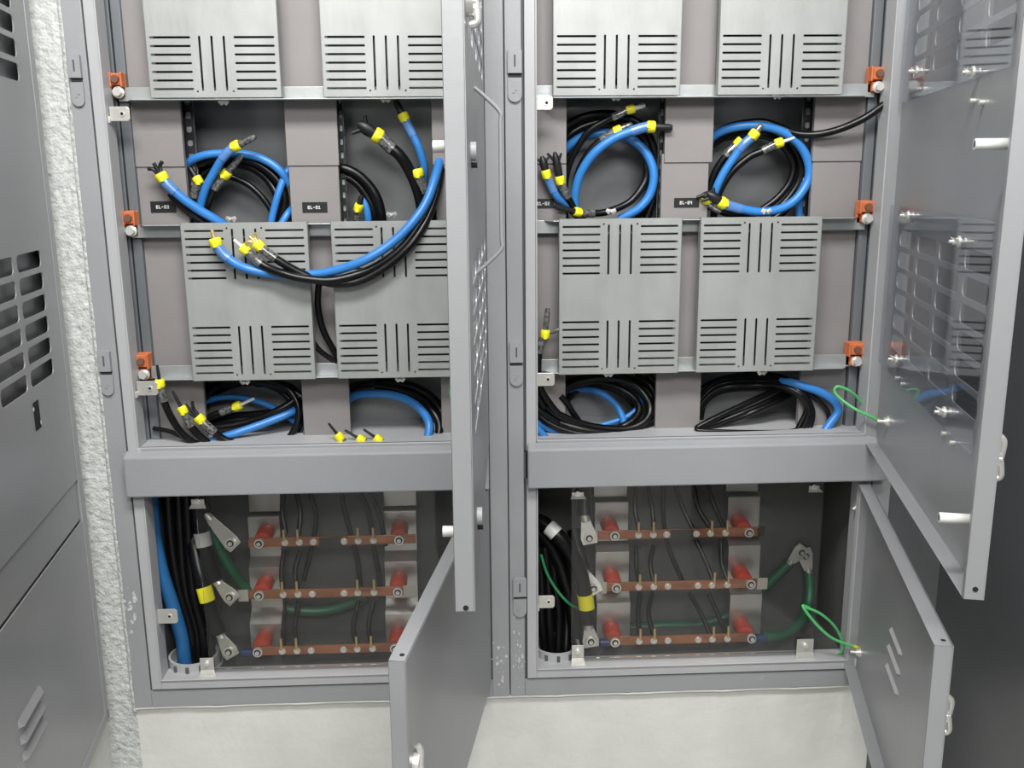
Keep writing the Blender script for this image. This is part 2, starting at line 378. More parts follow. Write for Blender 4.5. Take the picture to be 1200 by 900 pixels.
for q in ((LC, 129, 85, 147, 115), (LC, 144, 247, 162, 277), (LC, 158, 414, 178, 445), (RC, 1019, 78, 1036, 109), (RC, 1006, 235, 1023, 262), (RC, 993, 401, 1011, 429)): insulator(*q)

# warm grey duct cover plates, upper plates lapping over lower ones
ZSM = P(600, 192, .078).z; ZBOT = ZS1-.001
def plate(cab, ua, ub, y, z0, z1, lab=None, shift=0):
    x0 = P(ua, 160, y).x; x1 = P(ub, 160, y).x; mb = MB()
    mb.box(x0, x1, y, y+.0015, z0, z1); mb.box(x0, x0+.0015, y, y+.012, z0, z1); mb.box(x1-.0015, x1, y, y+.012, z0, z1)
    o = mb.build('duct_cover', WARM, cab, .0006)
    if lab:
        (lu0, lv0, lu1, lv1, txt) = lab; a = P(lu0, lv0, y); b = P(lu1, lv1, y)
        m2 = MB(); m2.box(a.x, b.x, y-.0012, y, b.z, a.z); glyphs(m2, txt, (a.x+b.x)/2-.001, y-.0012, (a.z+b.z)/2, .0078, 1)
        m2.build('label_plate', [BLACKF, WHITE], o)
    return o
for (cab, ua, ub, la, lb, lab, lv) in (
        (LC, 155, 214, 156.5, 214.5, (176, 236, 207, 249, 'BL-03'), 0), (LC, 334.5, 396, 336, 395, (354, 237, 384, 249, 'BL-01'), 0), (LC, 506, 540, 509, 540, None, 0),
        (RC, 622, 664, 622, 664, (626, 233, 649, 244, 'BL-02'), 0), (RC, 779, 836, 776, 832, (790, 232, 819, 243, 'BL-04'), 0), (RC, 953, 1012, 954, 1011, None, 0)):
    plate(cab, la, lb, .080, ZBOT, ZSM+.02, lab)
    plate(cab, ua, ub, .0765, ZSM, 2.18)
# perforated strips beside the ducts
for (cab, u0, u1) in ((LC, 216.5, 228), (LC, 397, 403), (RC, 772, 778), (RC, 940, 950)):
    x0 = P(u0, 160, .12).x; x1 = P(u1, 160, .12).x; mb = MB(); z = 1.53; hs = []
    wd = x1-x0
    while z < 2.12: hs.append((x0+wd*.25, x1-wd*.2, z+.008, z+.024, min(.004, wd*.2))); z += .031
    panel(mb, x0, x1, 1.53, 2.18, .118, .121, hs, 0)
    mb.box(x0, x1, .125, .127, 1.53, 2.18, 1)
    mb.build('perforated_strip', [BLACKF, RAILM], cab)

# ------------------------------------------------------------------ slotted covers (one built, then copied)
CW, CH = .291, .372
def make_cover():
    root = empty('vent_cover', (0, 0, 0), '', 'vent cover', 'slotted galvanised covers bolted to the mounting rails')
    hs = []
    for base, sgn in ((0, 1), (CH, -1)):
        for k in range(7):
            z = base+sgn*(.0185+k*.0182)
            for (a, b) in ((.028, .335), (.662, .968)): hs.append((a*CW, b*CW, z-.0024, z+.0024, .0023))
        for fx in (.403, .495, .587):
            za, zb = sorted((base+sgn*.014, base+sgn*.131)); hs.append((fx*CW-.0024, fx*CW+.0024, za, zb, .0023))
        for fx in (.362, .635):
            z = base+sgn*.013; hs.append((fx*CW-.0022, fx*CW+.0022, z-.0022, z+.0022, .002))
    mb = MB(); panel(mb, 0, CW, 0, CH, 0, .0015, hs)
    mb.box(0, .0015, 0, .020, 0, CH); mb.box(CW-.0015, CW, 0, .020, 0, CH)
    mb.build('slotted_sheet', GALV, root)
    MB().box(.012, CW-.012, .016, .030, .036, CH-.036).build('slot_shade_block', BLACKF, root, .002)  # added black block, stands in for the dark space seen through the slots
    return root
proto = make_cover()
def add_cover(x, z, label, first, nut):
    if first: r = proto
    else:
        r = proto.copy(); COL.objects.link(r)
        for ch in proto.children: c = ch.copy(); COL.objects.link(c); c.parent = r
    r.location = (x, .0195, z); r['_o'] = (x, .0195, z); r['label'] = label; r['_nut'] = nut
    return r
ZLOW, ZTOP = 1.177, 1.826
zr1, zr2, zr3 = P(600, 115, .022).z, P(600, 259.5, .022).z, P(600, 439, .022).z
covers = []
for i, (x, z, lab) in enumerate((
        (-.712, ZTOP, 'upper slotted cover in the left cabinet, the one nearer its left side'), (-.328, ZTOP, 'upper slotted cover in the left cabinet, cut off by the open door edge'),
        (-.671, ZLOW, 'lower slotted cover in left cabinet, behind three yellow-banded cable ends'), (-.327, ZLOW, 'lower slotted cover in left cabinet, crossed by cable swag beside the open door'),
        (.190, ZTOP, 'upper slotted cover in the right cabinet, nearer the middle lock strip'), (.567, ZTOP, 'upper slotted cover in the right cabinet, nearer the open right door'),
        (.2045, ZLOW, 'lower slotted cover in the right cabinet, nearer the middle lock strip'), (.539, ZLOW, 'lower slotted cover in the right cabinet, nearer the open right door'))):
    covers.append(add_cover(x, z, lab, i == 0, 0))
# wing nuts and studs on the rails, one per cover
def wingnut(cab, u, v, white=False, y=.05):
    p = P(u, v, y); mb = MB(); mb.cyl(p+Vector((0, -.012, .004)), p+Vector((0, .014, .004)), .0035, 8)
    for s in (-1, 1): mb.add([(p.x, p.y-.001, p.z+.006), (p.x+s*.010, p.y-.002, p.z+.010), (p.x+s*.013, p.y, p.z+.003), (p.x+s*.006, p.y+.001, p.z-.005), (p.x, p.y+.001, p.z-.002), (p.x, p.y-.006, p.z+.002)], [(0, 1, 2, 3, 4), (0, 1, 5), (1, 2, 5), (2, 3, 5), (3, 4, 5)])
    mb.build('wing_nut', WHITE if white else SILV, cab)
for q in ((LC, 262, 121), (LC, 452, 118), (LC, 271, 258, False, .03), (LC, 459, 253, False, .03), (LC, 287, 449), (LC, 469, 446), (RC, 722, 116), (RC, 911, 114), (RC, 716, 249, True, .03), (RC, 898, 249, True, .03), (RC, 713, 440), (RC, 893, 438)): wingnut(*q)
# door ground studs
# ------------------------------------------------------------------ doors
def door(cab, hinge, free, z0, z1, inward, vents, fl=.030, mat_=PAINTD, thick=.002):
    """hinge/free: 2D points of the panel plane; inward: +1 if the tray side is to the left of hinge->free"""
    h = Vector((hinge[0], hinge[1], 0)); d = Vector((free[0]-hinge[0], free[1]-hinge[1], 0)); L = d.length; d.normalize()
    n = Vector((d.y, -d.x, 0))*inward
    xf = lambda p: h+d*p[0]+n*p[1]+Vector((0, 0, p[2]))
    mb = MB(xf); panel(mb, 0, L, z0, z1, 0, thick, vents(L, z0, z1) if vents else [])
    mb.box(L-thick, L, 0, fl, z0, z1); mb.box(0, thick, 0, fl, z0, z1); mb.box(0, L, 0, fl, z0, z0+thick); mb.box(0, L, 0, fl, z1-thick, z1)
    mb.box(L-.010, L, fl-thick, fl, z0, z1)
    o = mb.build('door', mat_, cab, .0012)
    return o, xf, L, n
def vents_upper(L, z0, z1):
    hs = []
    for zb in (1.845, 1.255):
        for r in range(6 if zb < 1.5 else 7):
            for c in range(4):
                s = .095+c*.177; hs.append((s, s+.153, zb+r*.0465, zb+r*.0465+.035, .013))
    return hs
zU = 1.004; zLt = P(1020, 566, -.01).z; zLb = .372
# upper right
a = P(1027, 517, -.012); b = PZ(1153, 704, a.z); URz = a.z
UR, xUR, L_UR, nUR = door(RC, (a.x, a.y), (b.x, b.y), a.z, 2.25, 1, vents_upper)
a = P(1020, 566, -.012); b = PZ(1118, 758, a.z)
LR, xLR, L_LR, nLR = door(RC, (a.x, a.y), (b.x, b.y), .392, a.z, 1, lambda L, z0, z1: [])
a = P(573, 520, -.012); b = PZ(557, 717, a.z)
UL, xUL, L_UL, nUL = door(LC, (a.x, a.y), (b.x, b.y), a.z, 2.25, 1, vents_upper)
a = P(572.5, 572, -.012); b = PZ(475.5, 775.5, a.z)
LL, xLL, L_LL, nLL = door(LC, (a.x, a.y), (b.x, b.y), .376, a.z, 1, lambda L, z0, z1: [], fl=.029)
# pressed louvres in lower right door
def louvre(parent, xf, s, z, ln, side):
    mb = MB(xf); mb.add([(s, .002*side, z), (s+ln, .002*side, z), (s+ln, .002*side, z+.007), (s, .002*side, z+.007), (s+.004, .008*side, z+.001), (s+ln-.004, .008*side, z+.001)],
                     [(0, 1, 5, 4), (3, 2, 5, 4), (0, 4, 3), (1, 2, 5)]); 
    mb.box(s+.003, s+ln-.003, .0019*side, .0024*side, z-.004, z-.001, 1)
    mb.build('louvre', [PAINTL, HOLE], parent)
def isect(u, v, xf, L):
    p0 = xf((0, 0, 0)); d = (xf((1, 0, 0))-p0); n = (xf((0, 1, 0))-p0); r = _ray(u, v)
    p = CAM+r*((p0-CAM).dot(n)/r.dot(n)); return (p-p0).dot(d), p.z
for (u, v, u2, v2) in ((1046, 738, 1058, 769), (1043, 759, 1056, 790), (1041, 782, 1054, 813)):
    s0, za = isect(u, v, xLR, L_LR); s1, zb = isect(u2, v2, xLR, L_LR); louvre(LR, xLR, min(s0, s1), (za+zb)/2, abs(s1-s0), 1)
# polycarbonate sheets bolted inside the upper doors, their nuts and the small bolt pairs
def sheet(parent, xf, s0, s1, z0, z1):
    MB(xf).box(s0, s1, .010, .0125, z0, z1).build('clear_sheet', CLEAR, parent)
def nut(parent, xf, s, z, big=True):
    mb = MB(xf)
    if big:
        mb.cyl((s, .002, z), (s, .030, z), .0032, 8); mb.cyl((s, .0126, z), (s, .016, z), .010, 12)
        mb.add([(s-.013, .017, z+.004), (s+.013, .017, z+.004), (s+.009, .027, z+.008), (s, .018, z-.004), (s-.009, .027, z+.008)], [(0, 3, 4), (3, 1, 2), (0, 1, 3)]); mb.cyl((s, .016, z), (s, .024, z), .006, 8)
    else: mb.cyl((s, .002, z), (s, .010, z), .0045, 8)
    mb.build('sheet_nut' if big else 'small_bolt', SILV, parent)
for (dr, xf) in ((UR, xUR), (UL, xUL)):
    sheet(dr, xf, .015, .80, 1.205, 1.575); sheet(dr, xf, .015, .80, 1.80, 2.17)
for q in ((.185, 1.855), (.615, 1.81), (.214, 1.56), (.627, 1.533), (.213, 1.249), (.634, 1.235)): nut(UR, xUR, *q)
for q in ((1081, 104), (1088, 104), (1144, 118), (1155, 120), (1054, 443), (1061, 450), (1110, 508), (1120, 519)): nut(UR, xUR, *isect(*q, xUR, L_UR), big=False)
# stand-off tubes near the free edges
def stub(parent, xf, s, z, ln=.062, r=.0085):
    mb = MB(xf); mb.tube([(s, .002, z), (s, ln, z)], r, 16, 0, False); mb.tube([(s, ln-.014, z), (s, ln, z)], r*.62, 16, 1, True); mb.ring((s, ln, z), (0, -1, 0), r, r*.62, .0005)
    mb.build('standoff_tube', [WHITE, DARKG], parent)
stub(UR, xUR, L_UR-.055, 1.688); stub(UR, xUR, L_UR-.055, 1.114)
stub(UL, xUL, L_UL-.06, P(519, 181).z*0+1.69, .050); stub(UL, xUL, L_UL-.06, 1.12, .050)
def backstub(parent, xf, s, z):
    MB(xf).cyl((s, -.008, z), (s, 0, z), .014, 14).cyl((s, -.009, z-.02), (s, 0, z-.02), .004, 8, 1).build('outer_stud', [PAINTL, HOLE], parent)
backstub(UL, xUL, L_UL-.14, 1.685); backstub(UL, xUL, L_UL-.14, 1.115)
# pull bars / handles
def pull(parent, xf, s, z0, z1, out, mt=WHITE, r=.0045):
    MB(xf).tube(spline([(s, 0, z0), (s, -out*.5, z0+.018), (s, -out, z0+.04), (s, -out, z0+.06), (s, -out, (z0+z1)/2), (s, -out, z1-.06), (s, -out, z1-.04), (s, -out*.5, z1-.018), (s, 0, z1)], 5), r, 10).build('pull_handle', mt, parent)
pull(UL, xUL, L_UL-.30, 1.49, 1.79, .042, PAINT, .0034)
def lock_handle(parent, xf, s, z, ln=.085, out=.03, side=-1):
    mb = MB(xf); mb.cyl((s, 0, z), (s, side*.010, z), .020, 20); mb.cyl((s, 0, z), (s, side*out, z), .007, 10)
    mb.tube(spline([(s, side*out*.8, z-.01), (s, side*out, z+ln*.2), (s, side*out, z+ln*.45), (s, side*out*.5, z+ln*.6)], 5), .006, 8); mb.tube(spline([(s, side*out*.8, z+.01), (s, side*out, z-ln*.2), (s, side*out, z-ln*.45), (s, side*out*.3, z-ln*.5)], 5), .006, 8)
    mb.build('lock_handle', SILV, parent)
lock_handle(UR, xUR, L_UR-.055, 1.215, .065, .020); lock_handle(LR, xLR, L_LR-.06, .735, .065, .020)
lock_handle(LL, xLL, L_LL-.035, .70, .055, .010)
lock_handle(UL, xUL, L_UL-.06, 1.88, .06, .014)
# screw holes in the flange corners
def flange_hole(parent, xf, s, t, z, ax):
    a = xf((s, t, z)); e = {'s': xf((s+.001, t, z))-a, 'z': Vector((0, 0, .001))}[ax]
    MB().cyl(a, a+e, .0042, 10).build('screw_hole', HOLE, parent)
flange_hole(UR, xUR, L_UR, .014, URz+.018, 's'); flange_hole(UL, xUL, L_UL, .014, URz+.02, 's')
flange_hole(LR, xLR, L_LR-.02, .012, zLt, 'z'); flange_hole(LL, xLL, L_LL-.02, .011, P(572.5, 572, -.012).z, 'z')
# hinge / catch bits
mb = MB(); p = P(1006, 588, .01); mb.tube([p, p+Vector((-.008, -.01, -.010)), p+Vector((-.018, -.012, -.016))], .005, 8); mb.cyl(p, p+Vector((0, 0, .02)), .006, 8); mb.build('door_catch', SILV, RC)
for (u, v) in ((1004, 777), (1013, 521)):
    p = P(u, v, -.014); MB().cyl(p+Vector((0, 0, -.012)), p+Vector((0, 0, .012)), .0065, 10).build('hinge_pin', SILV, RC)
p = P(567, 530, -.014); MB().cyl(p+Vector((0, 0, -.012)), p+Vector((0, 0, .012)), .0065, 10).build('hinge_pin', SILV, LC)
p = P(163, 529, -.012); MB().box(p.x-.006, p.x+.006, p.y-.003, p.y+.004, p.z-.006, p.z+.008).build('hinge_pin', PAINTL, LC, .002)
for (dr, xf, u, v) in ((UR, xUR, 1042, 494), (LR, xLR, 1009, 765)):
    s, z = isect(u, v, xf, 1); s = max(s, .02)
    MB(xf).cyl((s, .002, z), (s, .006, z), .013, 14).cyl((s, .006, z), (s, .012, z), .009, 6).cyl((s, .012, z), (s, .026, z), .004, 8).build('ground_stud', SILV, dr)

# ------------------------------------------------------------------ left wall cabinet
wc = empty('wall_cabinet', LW((1.0, 0, Z0)), 'grey cabinet on the left wall with rounded vent slots and louvres', 'electrical cabinet')
zt = 2.26; s0 = .055; s1 = 1.95
mb = MB(LW); 
mb.box(s0, s0+.032, 0, .022, Z0, zt); mb.box(s0, s1, 0, .022, Z0, Z0+.03); mb.box(s0+.032, s1, 0, .016, .868, .966); mb.box(s0, s1, 0, .022, 2.22, zt); mb.box(s1-.03, s1, 0, .022, Z0, zt)
mb.build('frame', PAINTD, wc, .004)
hs = []
for zb in (1.237, 1.845):
    for r in range(6 if zb < 1.5 else 7):
        for c in range(6):
            s = .170+c*.178; hs.append((s, s+.156, zb+r*.0465, zb+r*.0465+.035, .013))
hs.append((.303, .318, 1.162, 1.200, .001))
mb = MB(LW); panel(mb, s0+.034, s1-.032, .968, 2.218, .017, .0195, hs); d1 = mb.build('door', PAINTD, wc, .001)
mb = MB(LW); panel(mb, s0+.034, s1-.032, Z0+.032, .866, .017, .0195, []); d2 = mb.build('door', PAINTD, wc, .001)
MB(LW).box(s0+.033, s1-.03, .002, .004, .98, 2.2).build('vent_shade_plate', DARKW, wc)  # dark sheet close behind the vents, standing in for the cabinet's unlit inside
MB(LW).box(.300, .335, .0197, .0205, 1.150, 1.208, 0).box(.306, .313, .0206, .0212, 1.158, 1.20, 1).box(.322, .329, .0206, .0212, 1.158, 1.20, 1).box(.309, .326, .0206, .0212, 1.176, 1.184, 1).build('keyhole_slot', [HOLE, HOLE], d1, .0)
MB(LW).box(.298, .303, .0206, .0214, 1.156, 1.164).box(.334, .339, .0206, .0214, 1.192, 1.20).build('keyhole_rim', WHITE, d1)
for k in range(3):
    z = .66-k*.034; mb = MB(LW); mb.add([(.50, .0196, z), (.63, .0196, z), (.63, .0196, z+.016), (.50, .0196, z+.016), (.506, .029, z+.002), (.624, .029, z+.002)], [(0, 1, 5, 4), (3, 2, 5, 4), (0, 4, 3), (1, 2, 5)])
    mb.build('louvre', PAINTD, d2)

# ------------------------------------------------------------------ cables
def pts3(path, y0):
    return [P(q[0], q[1], q[2] if len(q) > 2 else y0) for q in path]
def cable(name, label, col, wpx, path, y=.12, start=None, end=None, group=None, cat='cable'):
    r = wpx/2*K*.93; pts = pts3(path, y); sp_ = spline(pts)
    if not start and not end:
        return tag(MB().tube(sp_, r, 12).build(name, col), label, cat, group)
    root = empty(name, sp_[len(sp_)//2], label, cat, group)
    MB().tube(sp_, r, 12).build('sheath', col, root)
    for (q, seq) in ((start, sp_), (end, sp_[::-1])):
        if not q: continue
        kind, tip, col2 = q[0], q[1], q[2] if len(q) > 2 else None
        yy = tip[2] if len(tip) > 2 else None
        p = seq[0]; depth = p.y; t = P(tip[0], tip[1], yy if yy is not None else depth); d = (t-p).normalized()
        # sleeve over the last stretch of cable
        sl = [seq[0]]; acc = 0
        for i in range(1, len(seq)):
            acc += (seq[i]-seq[i-1]).length; sl.append(seq[i])
            if acc > 17*K: break
        MB().tube(sl, r*1.16, 12).build('sleeve', BLUES if col is BLUE else GREYS, root)
        mk = MB(); mr = max(r*1.35, .0115); mk.tube([p-d*.002, p+d*.001, p+d*.015, p+d*.018], [mr*.85, mr, mr, mr*.85], 9)
        mk.box(p.x-.004, p.x+.004, p.y-mr-.001, p.y, p.z-.003, p.z+.005); mk.build('marker_band', YEL, root)
        p2 = p+d*.016; mb = MB(); rnd = random.Random(int(tip[0]*7+tip[1]))
        if kind == 'rod': mb.tube([p2, t], [r*.5, r*.38], 10); mb.build('tip', col2 or WHITE, root)
        elif kind == 'clear': mb.tube([p2, p2.lerp(t, .8), t], [r*.85, r*.8, r*.55], 10); mb.build('tip', col2 or GREYS, root)
        elif kind == 'lead':                                          # stripped cores fanning out
            sd = d.cross(Vector((0, 1, 0))).normalized()
            for k in (-1, 0, 1):
                m_ = p2.lerp(t, .55)+sd*k*r*.75+Vector((0, -.003*k, 0)); e = t+sd*k*r*(1.6+.4*rnd.random())-d*abs(k)*.006
                mb.tube(spline([p2+sd*k*r*.4, m_, e], 4), [r*.42]*9, 8)
            mb.build('stripped_cores', col2 or BLACKF, root)
        elif kind == 'hood':                                          # black taped core bundle
            sd = d.cross(Vector((0, 1, 0))).normalized()
            mb.tube([p2, p2.lerp(t, .5), p2.lerp(t, .8), t], [r*1.0, r*1.15, r*.9, r*.4], 9)
            mb.tube([p2.lerp(t, .55), t+sd*r*2.0], [r*.5, r*.35], 7); mb.tube([p2.lerp(t, .5), t-sd*r*1.7-d*.006], [r*.5, r*.3], 7)
            mb.build('taped_cores', BLACKF, root)
    return root
BK, BL = BLACK, BLUE
g1 = 'cables coiled in the upper left bay of the left cabinet'
# --- bay L1
cable('blue_cable', 'blue cable end standing upright with yellow band inside the upper left coil of left cabinet', BL, 10, [(273, 173, .07), (262, 184, .07), (251, 202, .08), (241, 221, .09), (235, 242, .10), (231, 262, .10)], start=('clear', (300, 160, .06)), group=g1)
cable('blue_cable', 'blue cable arching over the top of the upper left coil in left cabinet', BL, 10, [(214, 205, .14), (221, 191, .12), (236, 183, .11), (258, 180, .11), (289, 181, .11), (311, 188, .11), (328, 200, .11), (340, 216, .12)], group=g1)
cable('blue_cable', 'blue cable descending steeply beside the middle duct in left cabinet', BL, 9, [(341, 196, .13), (334, 206, .12), (326, 228, .11), (321, 246, .11), (317, 264, .11)], group=g1)
cable('blue_cable', 'short blue cable bottom curve just left of the BL-01 label plate', BL, 9, [(343, 244, .13), (337, 251, .11), (329, 264, .10)], group=g1)
cable('blue_cable', 'blue cable end with open cores reaching over the left duct above the BL-03 label', BL, 11, [(192, 211, .045), (199, 219, .045), (216, 234, .05), (235, 247, .06), (252, 257, .07), (266, 266, .085)], start=('lead', (180, 191, .04)), group=g1)
cable('black_cable', 'black cable running beneath the blue end over the left duct', BK, 9, [(199, 226, .055), (208, 237, .06), (222, 249, .07), (240, 262, .08), (250, 268, .09)], group=g1)
cable('black_cable', 'outermost black ring of the upper left coil in left cabinet', BK, 11, [(219, 260, .14), (214, 225, .15), (222, 200, .14), (244, 189, .13), (275, 185, .13), (303, 193, .13), (326, 212, .13), (334, 236, .13), (326, 264, .13)], group=g1)
cable('black_cable', 'second black ring of the upper left coil in left cabinet', BK, 10, [(225, 262, .15), (222, 232, .15), (235, 207, .15), (258, 194, .15), (285, 193, .15), (310, 207, .15), (324, 228, .14), (327, 246, .14), (320, 264, .14)], group=g1)
cable('black_cable', 'inner black ring of the upper left coil in left cabinet', BK, 8, [(243, 262, .15), (240, 235, .16), (252, 214, .16), (267, 207, .15), (289, 215, .15), (308, 232, .15), (319, 250, .15), (318, 264, .14)], group=g1)
cable('black_cable', 'black cable end with clear sleeved tip pointing up right through the upper left coil', BK, 10, [(262, 207, .10), (252, 219, .10), (243, 240, .105), (236, 265, .11)], start=('clear', (284, 182, .09)), group=g1)
cable('black_cable', 'black cable standing at the left edge of the upper left coil with yellow band', BK, 9, [(234, 215, .12), (228, 224, .12), (226, 240, .12), (229, 264, .12)], start=('clear', (222, 196, .12), BLACKF), group=g1)
# --- the swag in front of the left cabinet
g2 = 'three-cable swag hanging across the lower covers of the left cabinet'
cable('blue_cable', 'long blue cable of the swag hanging in front of the left cabinet lower covers', BL, 11, [(254, 288, -.01), (263, 299, -.01), (276, 309, -.01), (293, 316, -.005), (320, 321, -.002), (355, 322.5, -.002), (389, 318, -.010), (427, 305, -.02), (460, 284, -.01), (484, 260, 0), (500, 236, .02), (510, 208, .05), (516, 185, .09)], start=('rod', (248, 269, -.012), BRASS), group=g2)
cable('black_cable', 'black cable just under the blue one in the swag across the left cabinet', BK, 10, [(290, 295, -.014), (309, 311, -.012), (333, 321, -.024), (360, 327, -.026), (393, 328, -.018), (433, 316, -.005), (467, 294, 0), (488, 268, .01), (502, 243, .03), (511, 210, .06), (517, 180, .10)], start=('rod', (274, 281, -.016)), group=g2)
cable('black_cable', 'lowest black cable of the swag across the left cabinet', BK, 10, [(306, 291, -.02), (326, 305, -.018), (350, 319, -.012), (372, 328, -.008), (395, 332.5, -.008), (422, 329, -.008), (453, 312, -.005), (480, 288, .0), (499, 260, .02), (511, 228, .05), (518, 195, .09)], start=('lead', (292, 277, -.022), BRASS), group=g2)
# --- bay L2
g3 = 'cables coiled in the upper right bay of the left cabinet'
cable('black_cable', 'thick black cable end with taped cores and yellow band high in the left cabinet', BK, 14, [(446, 161, .08), (457, 172, .08), (470, 184, .08), (482, 204, .09), (491, 228, .10), (496, 256, .11), (496, 266, .12)], start=('hood', (419, 144, .07)), group=g3)
cable('blue_cable', 'blue cable end hanging below the upper rail near the open door', BL, 10, [(475, 141, .09), (483, 157, .09), (491, 174, .09), (497, 196, .10), (497, 216, .12)], start=('clear', (462, 115, .09), BLACKF), group=g3)
cable('black_cable', 'black cable behind the blue swag beside the open door of left cabinet', BK, 12, [(490, 207, .09), (498, 225, .10), (503, 245, .11), (500, 266, .12)], start=('clear', (487, 196, .09), BLACKF), group=g3)
cable('black_cable', 'black cable rising along the right duct beside the open left door', BK, 9, [(519, 170, .12), (513, 195, .11), (510, 230, .12), (510, 266, .13)], group=g3)
cable('black_cable', 'outer black arc emerging from behind the middle duct of left cabinet', BK, 12, [(385, 200, .13), (400, 197, .12), (418, 204, .12), (434, 219, .12), (444, 238, .12), (449, 266, .13)], group=g3)
cable('black_cable', 'inner black arc emerging from behind the middle duct of left cabinet', BK, 10, [(388, 208, .14), (402, 206, .13), (417, 214, .13), (429, 229, .13), (438, 247, .13), (441, 266, .14)], group=g3)
cable('black_cable', 'short upright black cable end with yellow band beside the middle duct', BK, 8, [(419, 247, .12), (417, 266, .13)], start=('clear', (424, 229, .11), BLACKF), group=g3)
cable('blue_cable', 'short blue cable rising between black arcs beside the middle duct', BL, 9, [(424, 232, .13), (428, 240, .125), (431, 252, .125), (432, 266, .13)], group=g3)
# --- between lower covers
cable('black_cable', 'black cable bowing down between the two lower covers of left cabinet', BK, 8, [(376, 318, .035), (373, 340, .04), (373, 362, .045), (379, 387, .05), (392, 412, .055), (400, 424, .06)], group='black cables between the lower covers of the left cabinet')
cable('black_cable', 'second black cable tucked low between the two lower covers of left cabinet', BK, 7, [(364, 396, .05), (373, 409, .05), (384, 418, .055), (400, 428, .06)], group='black cables between the lower covers of the left cabinet')
# --- bay L3
g4 = 'cables coiled on the tray at the lower left of the left cabinet'
cable('black_cable', 'leftmost black cable end of the lower left coil, its tip standing at the bracket', BK, 9, [(188, 453, .02), (191, 466, .02), (198, 484, .02), (210, 504, .025), (224, 517, .03), (240, 523, .04)], start=('rod', (184, 428, .02), BLACKF), group=g4)
cable('black_cable', 'second black cable end of the lower left coil with yellow band near the bracket', BK, 9, [(216, 484, .03), (222, 496, .03), (231, 508, .035), (245, 520, .04)], start=('rod', (202, 458, .03), BLACKF), group=g4)
cable('black_cable', 'third black cable end of the lower left coil with silver sleeve', BK, 10, [(237, 494, .04), (248, 504, .04), (261, 514, .045), (280, 522, .05)], start=('lead', (217, 474, .035)), group=g4)
cable('black_cable', 'black cable end with white tip pointing right inside the lower left coil', BK, 9, [(275, 477.5, .09), (262, 482, .09), (250, 487, .09), (238, 493, .095), (228, 504, .10)], start=('rod', (298, 467, .085), WHITE), group=g4)
cable('black_cable', 'outer black ring of the lower left coil in left cabinet', BK, 11, [(235, 470, .15), (252, 453, .15), (280, 446, .14), (328, 452, .13), (357, 468, .12), (367, 488, .11), (362, 506, .10), (352, 520, .09)], group=g4)
cable('black_cable', 'inner black ring of the lower left coil ending on the tray', BK, 9, [(262, 450, .16), (300, 444, .14), (331, 451, .12), (347, 469, .11), (350, 490, .10), (341, 510, .09), (328, 521, .08)], group=g4)
cable('black_cable', 'third black ring of the lower left coil tight against the duct', BK, 9, [(300, 450, .16), (338, 452, .14), (357, 474, .13), (359, 492, .12), (352, 508, .11), (342, 520, .10)], group=g4)
cable('black_cable', 'black cable rising diagonally from the tray through the lower left coil', BK, 10, [(185, 498, .12), (215, 502, .11), (256, 501, .10), (293, 494, .10), (328, 480, .10), (350, 465, .12)], group=g4)
cable('black_cable', 'thin black cable lying at the left end of the upper tray', BK, 6, [(180, 502, .06), (200, 506, .05), (222, 516, .04), (236, 522, .03)], group=g4)
cable('blue_cable', 'blue cable rising diagonally across the lower left coil', BL, 10, [(238, 522, .05), (256, 514, .055), (275, 508, .06), (307, 497, .08), (335, 486, .10), (350, 478, .12)], group=g4)
cable('blue_cable', 'blue cable arching at the back of the lower left coil', BL, 8, [(236, 472, .17), (258, 466, .17), (284, 466, .17), (317, 476, .16), (340, 490, .14), (358, 506, .11), (368, 521, .09)], group=g4)
# --- bay L4
g5 = 'cables in the lower right bay of the left cabinet'
cable('blue_cable', 'blue cable arching over the tray in the lower right bay of left cabinet', BL, 11, [(405, 470, .17), (418, 463, .16), (436, 461, .15), (460, 463, .14), (480, 470, .12), (495, 482, .10), (503, 498, .07), (500, 518, .05)], group=g5)
cable('black_cable', 'black cable curving down right of the blue arch in left cabinet', BK, 11, [(440, 452, .17), (470, 458, .16), (492, 468, .14), (507, 482, .11), (515, 499, .09), (513, 517, .07)], group=g5)
cable('black_cable', 'outermost black cable curving down beside the right duct of left cabinet', BK, 11, [(420, 452, .19), (470, 450, .17), (500, 462, .15), (516, 480, .12), (522, 500, .10), (521, 518, .08)], group=g5)
cable('black_cable', 'inner black cable between blue arch and outer cables in left cabinet', BK, 10, [(480, 462, .17), (500, 476, .14), (509, 494, .11), (508, 518, .08)], group=g5)
for (u, v, tu, tv, lab) in ((400, 515, 385, 496, 'left'), (426, 517, 404, 504, 'middle'), (446, 517, 426, 503, 'right')):
    cable('black_cable', lab+' of three yellow-banded cable tips peeping over the left cabinet transom', BK, 8, [(u, v, .02), (u+8, v+9, .03)], start=('rod', (tu, tv, .02), BLACKF), group='three cable tips peeping over the left cabinet transom')
cable('ground_wire', 'green wire loop half hidden behind the open upper left door', GREEN, 3.5, [(536, 448, 0), (530, 453, 0), (528, 461, 0), (531, 470, 0), (537, 478, 0)], cat='wire')
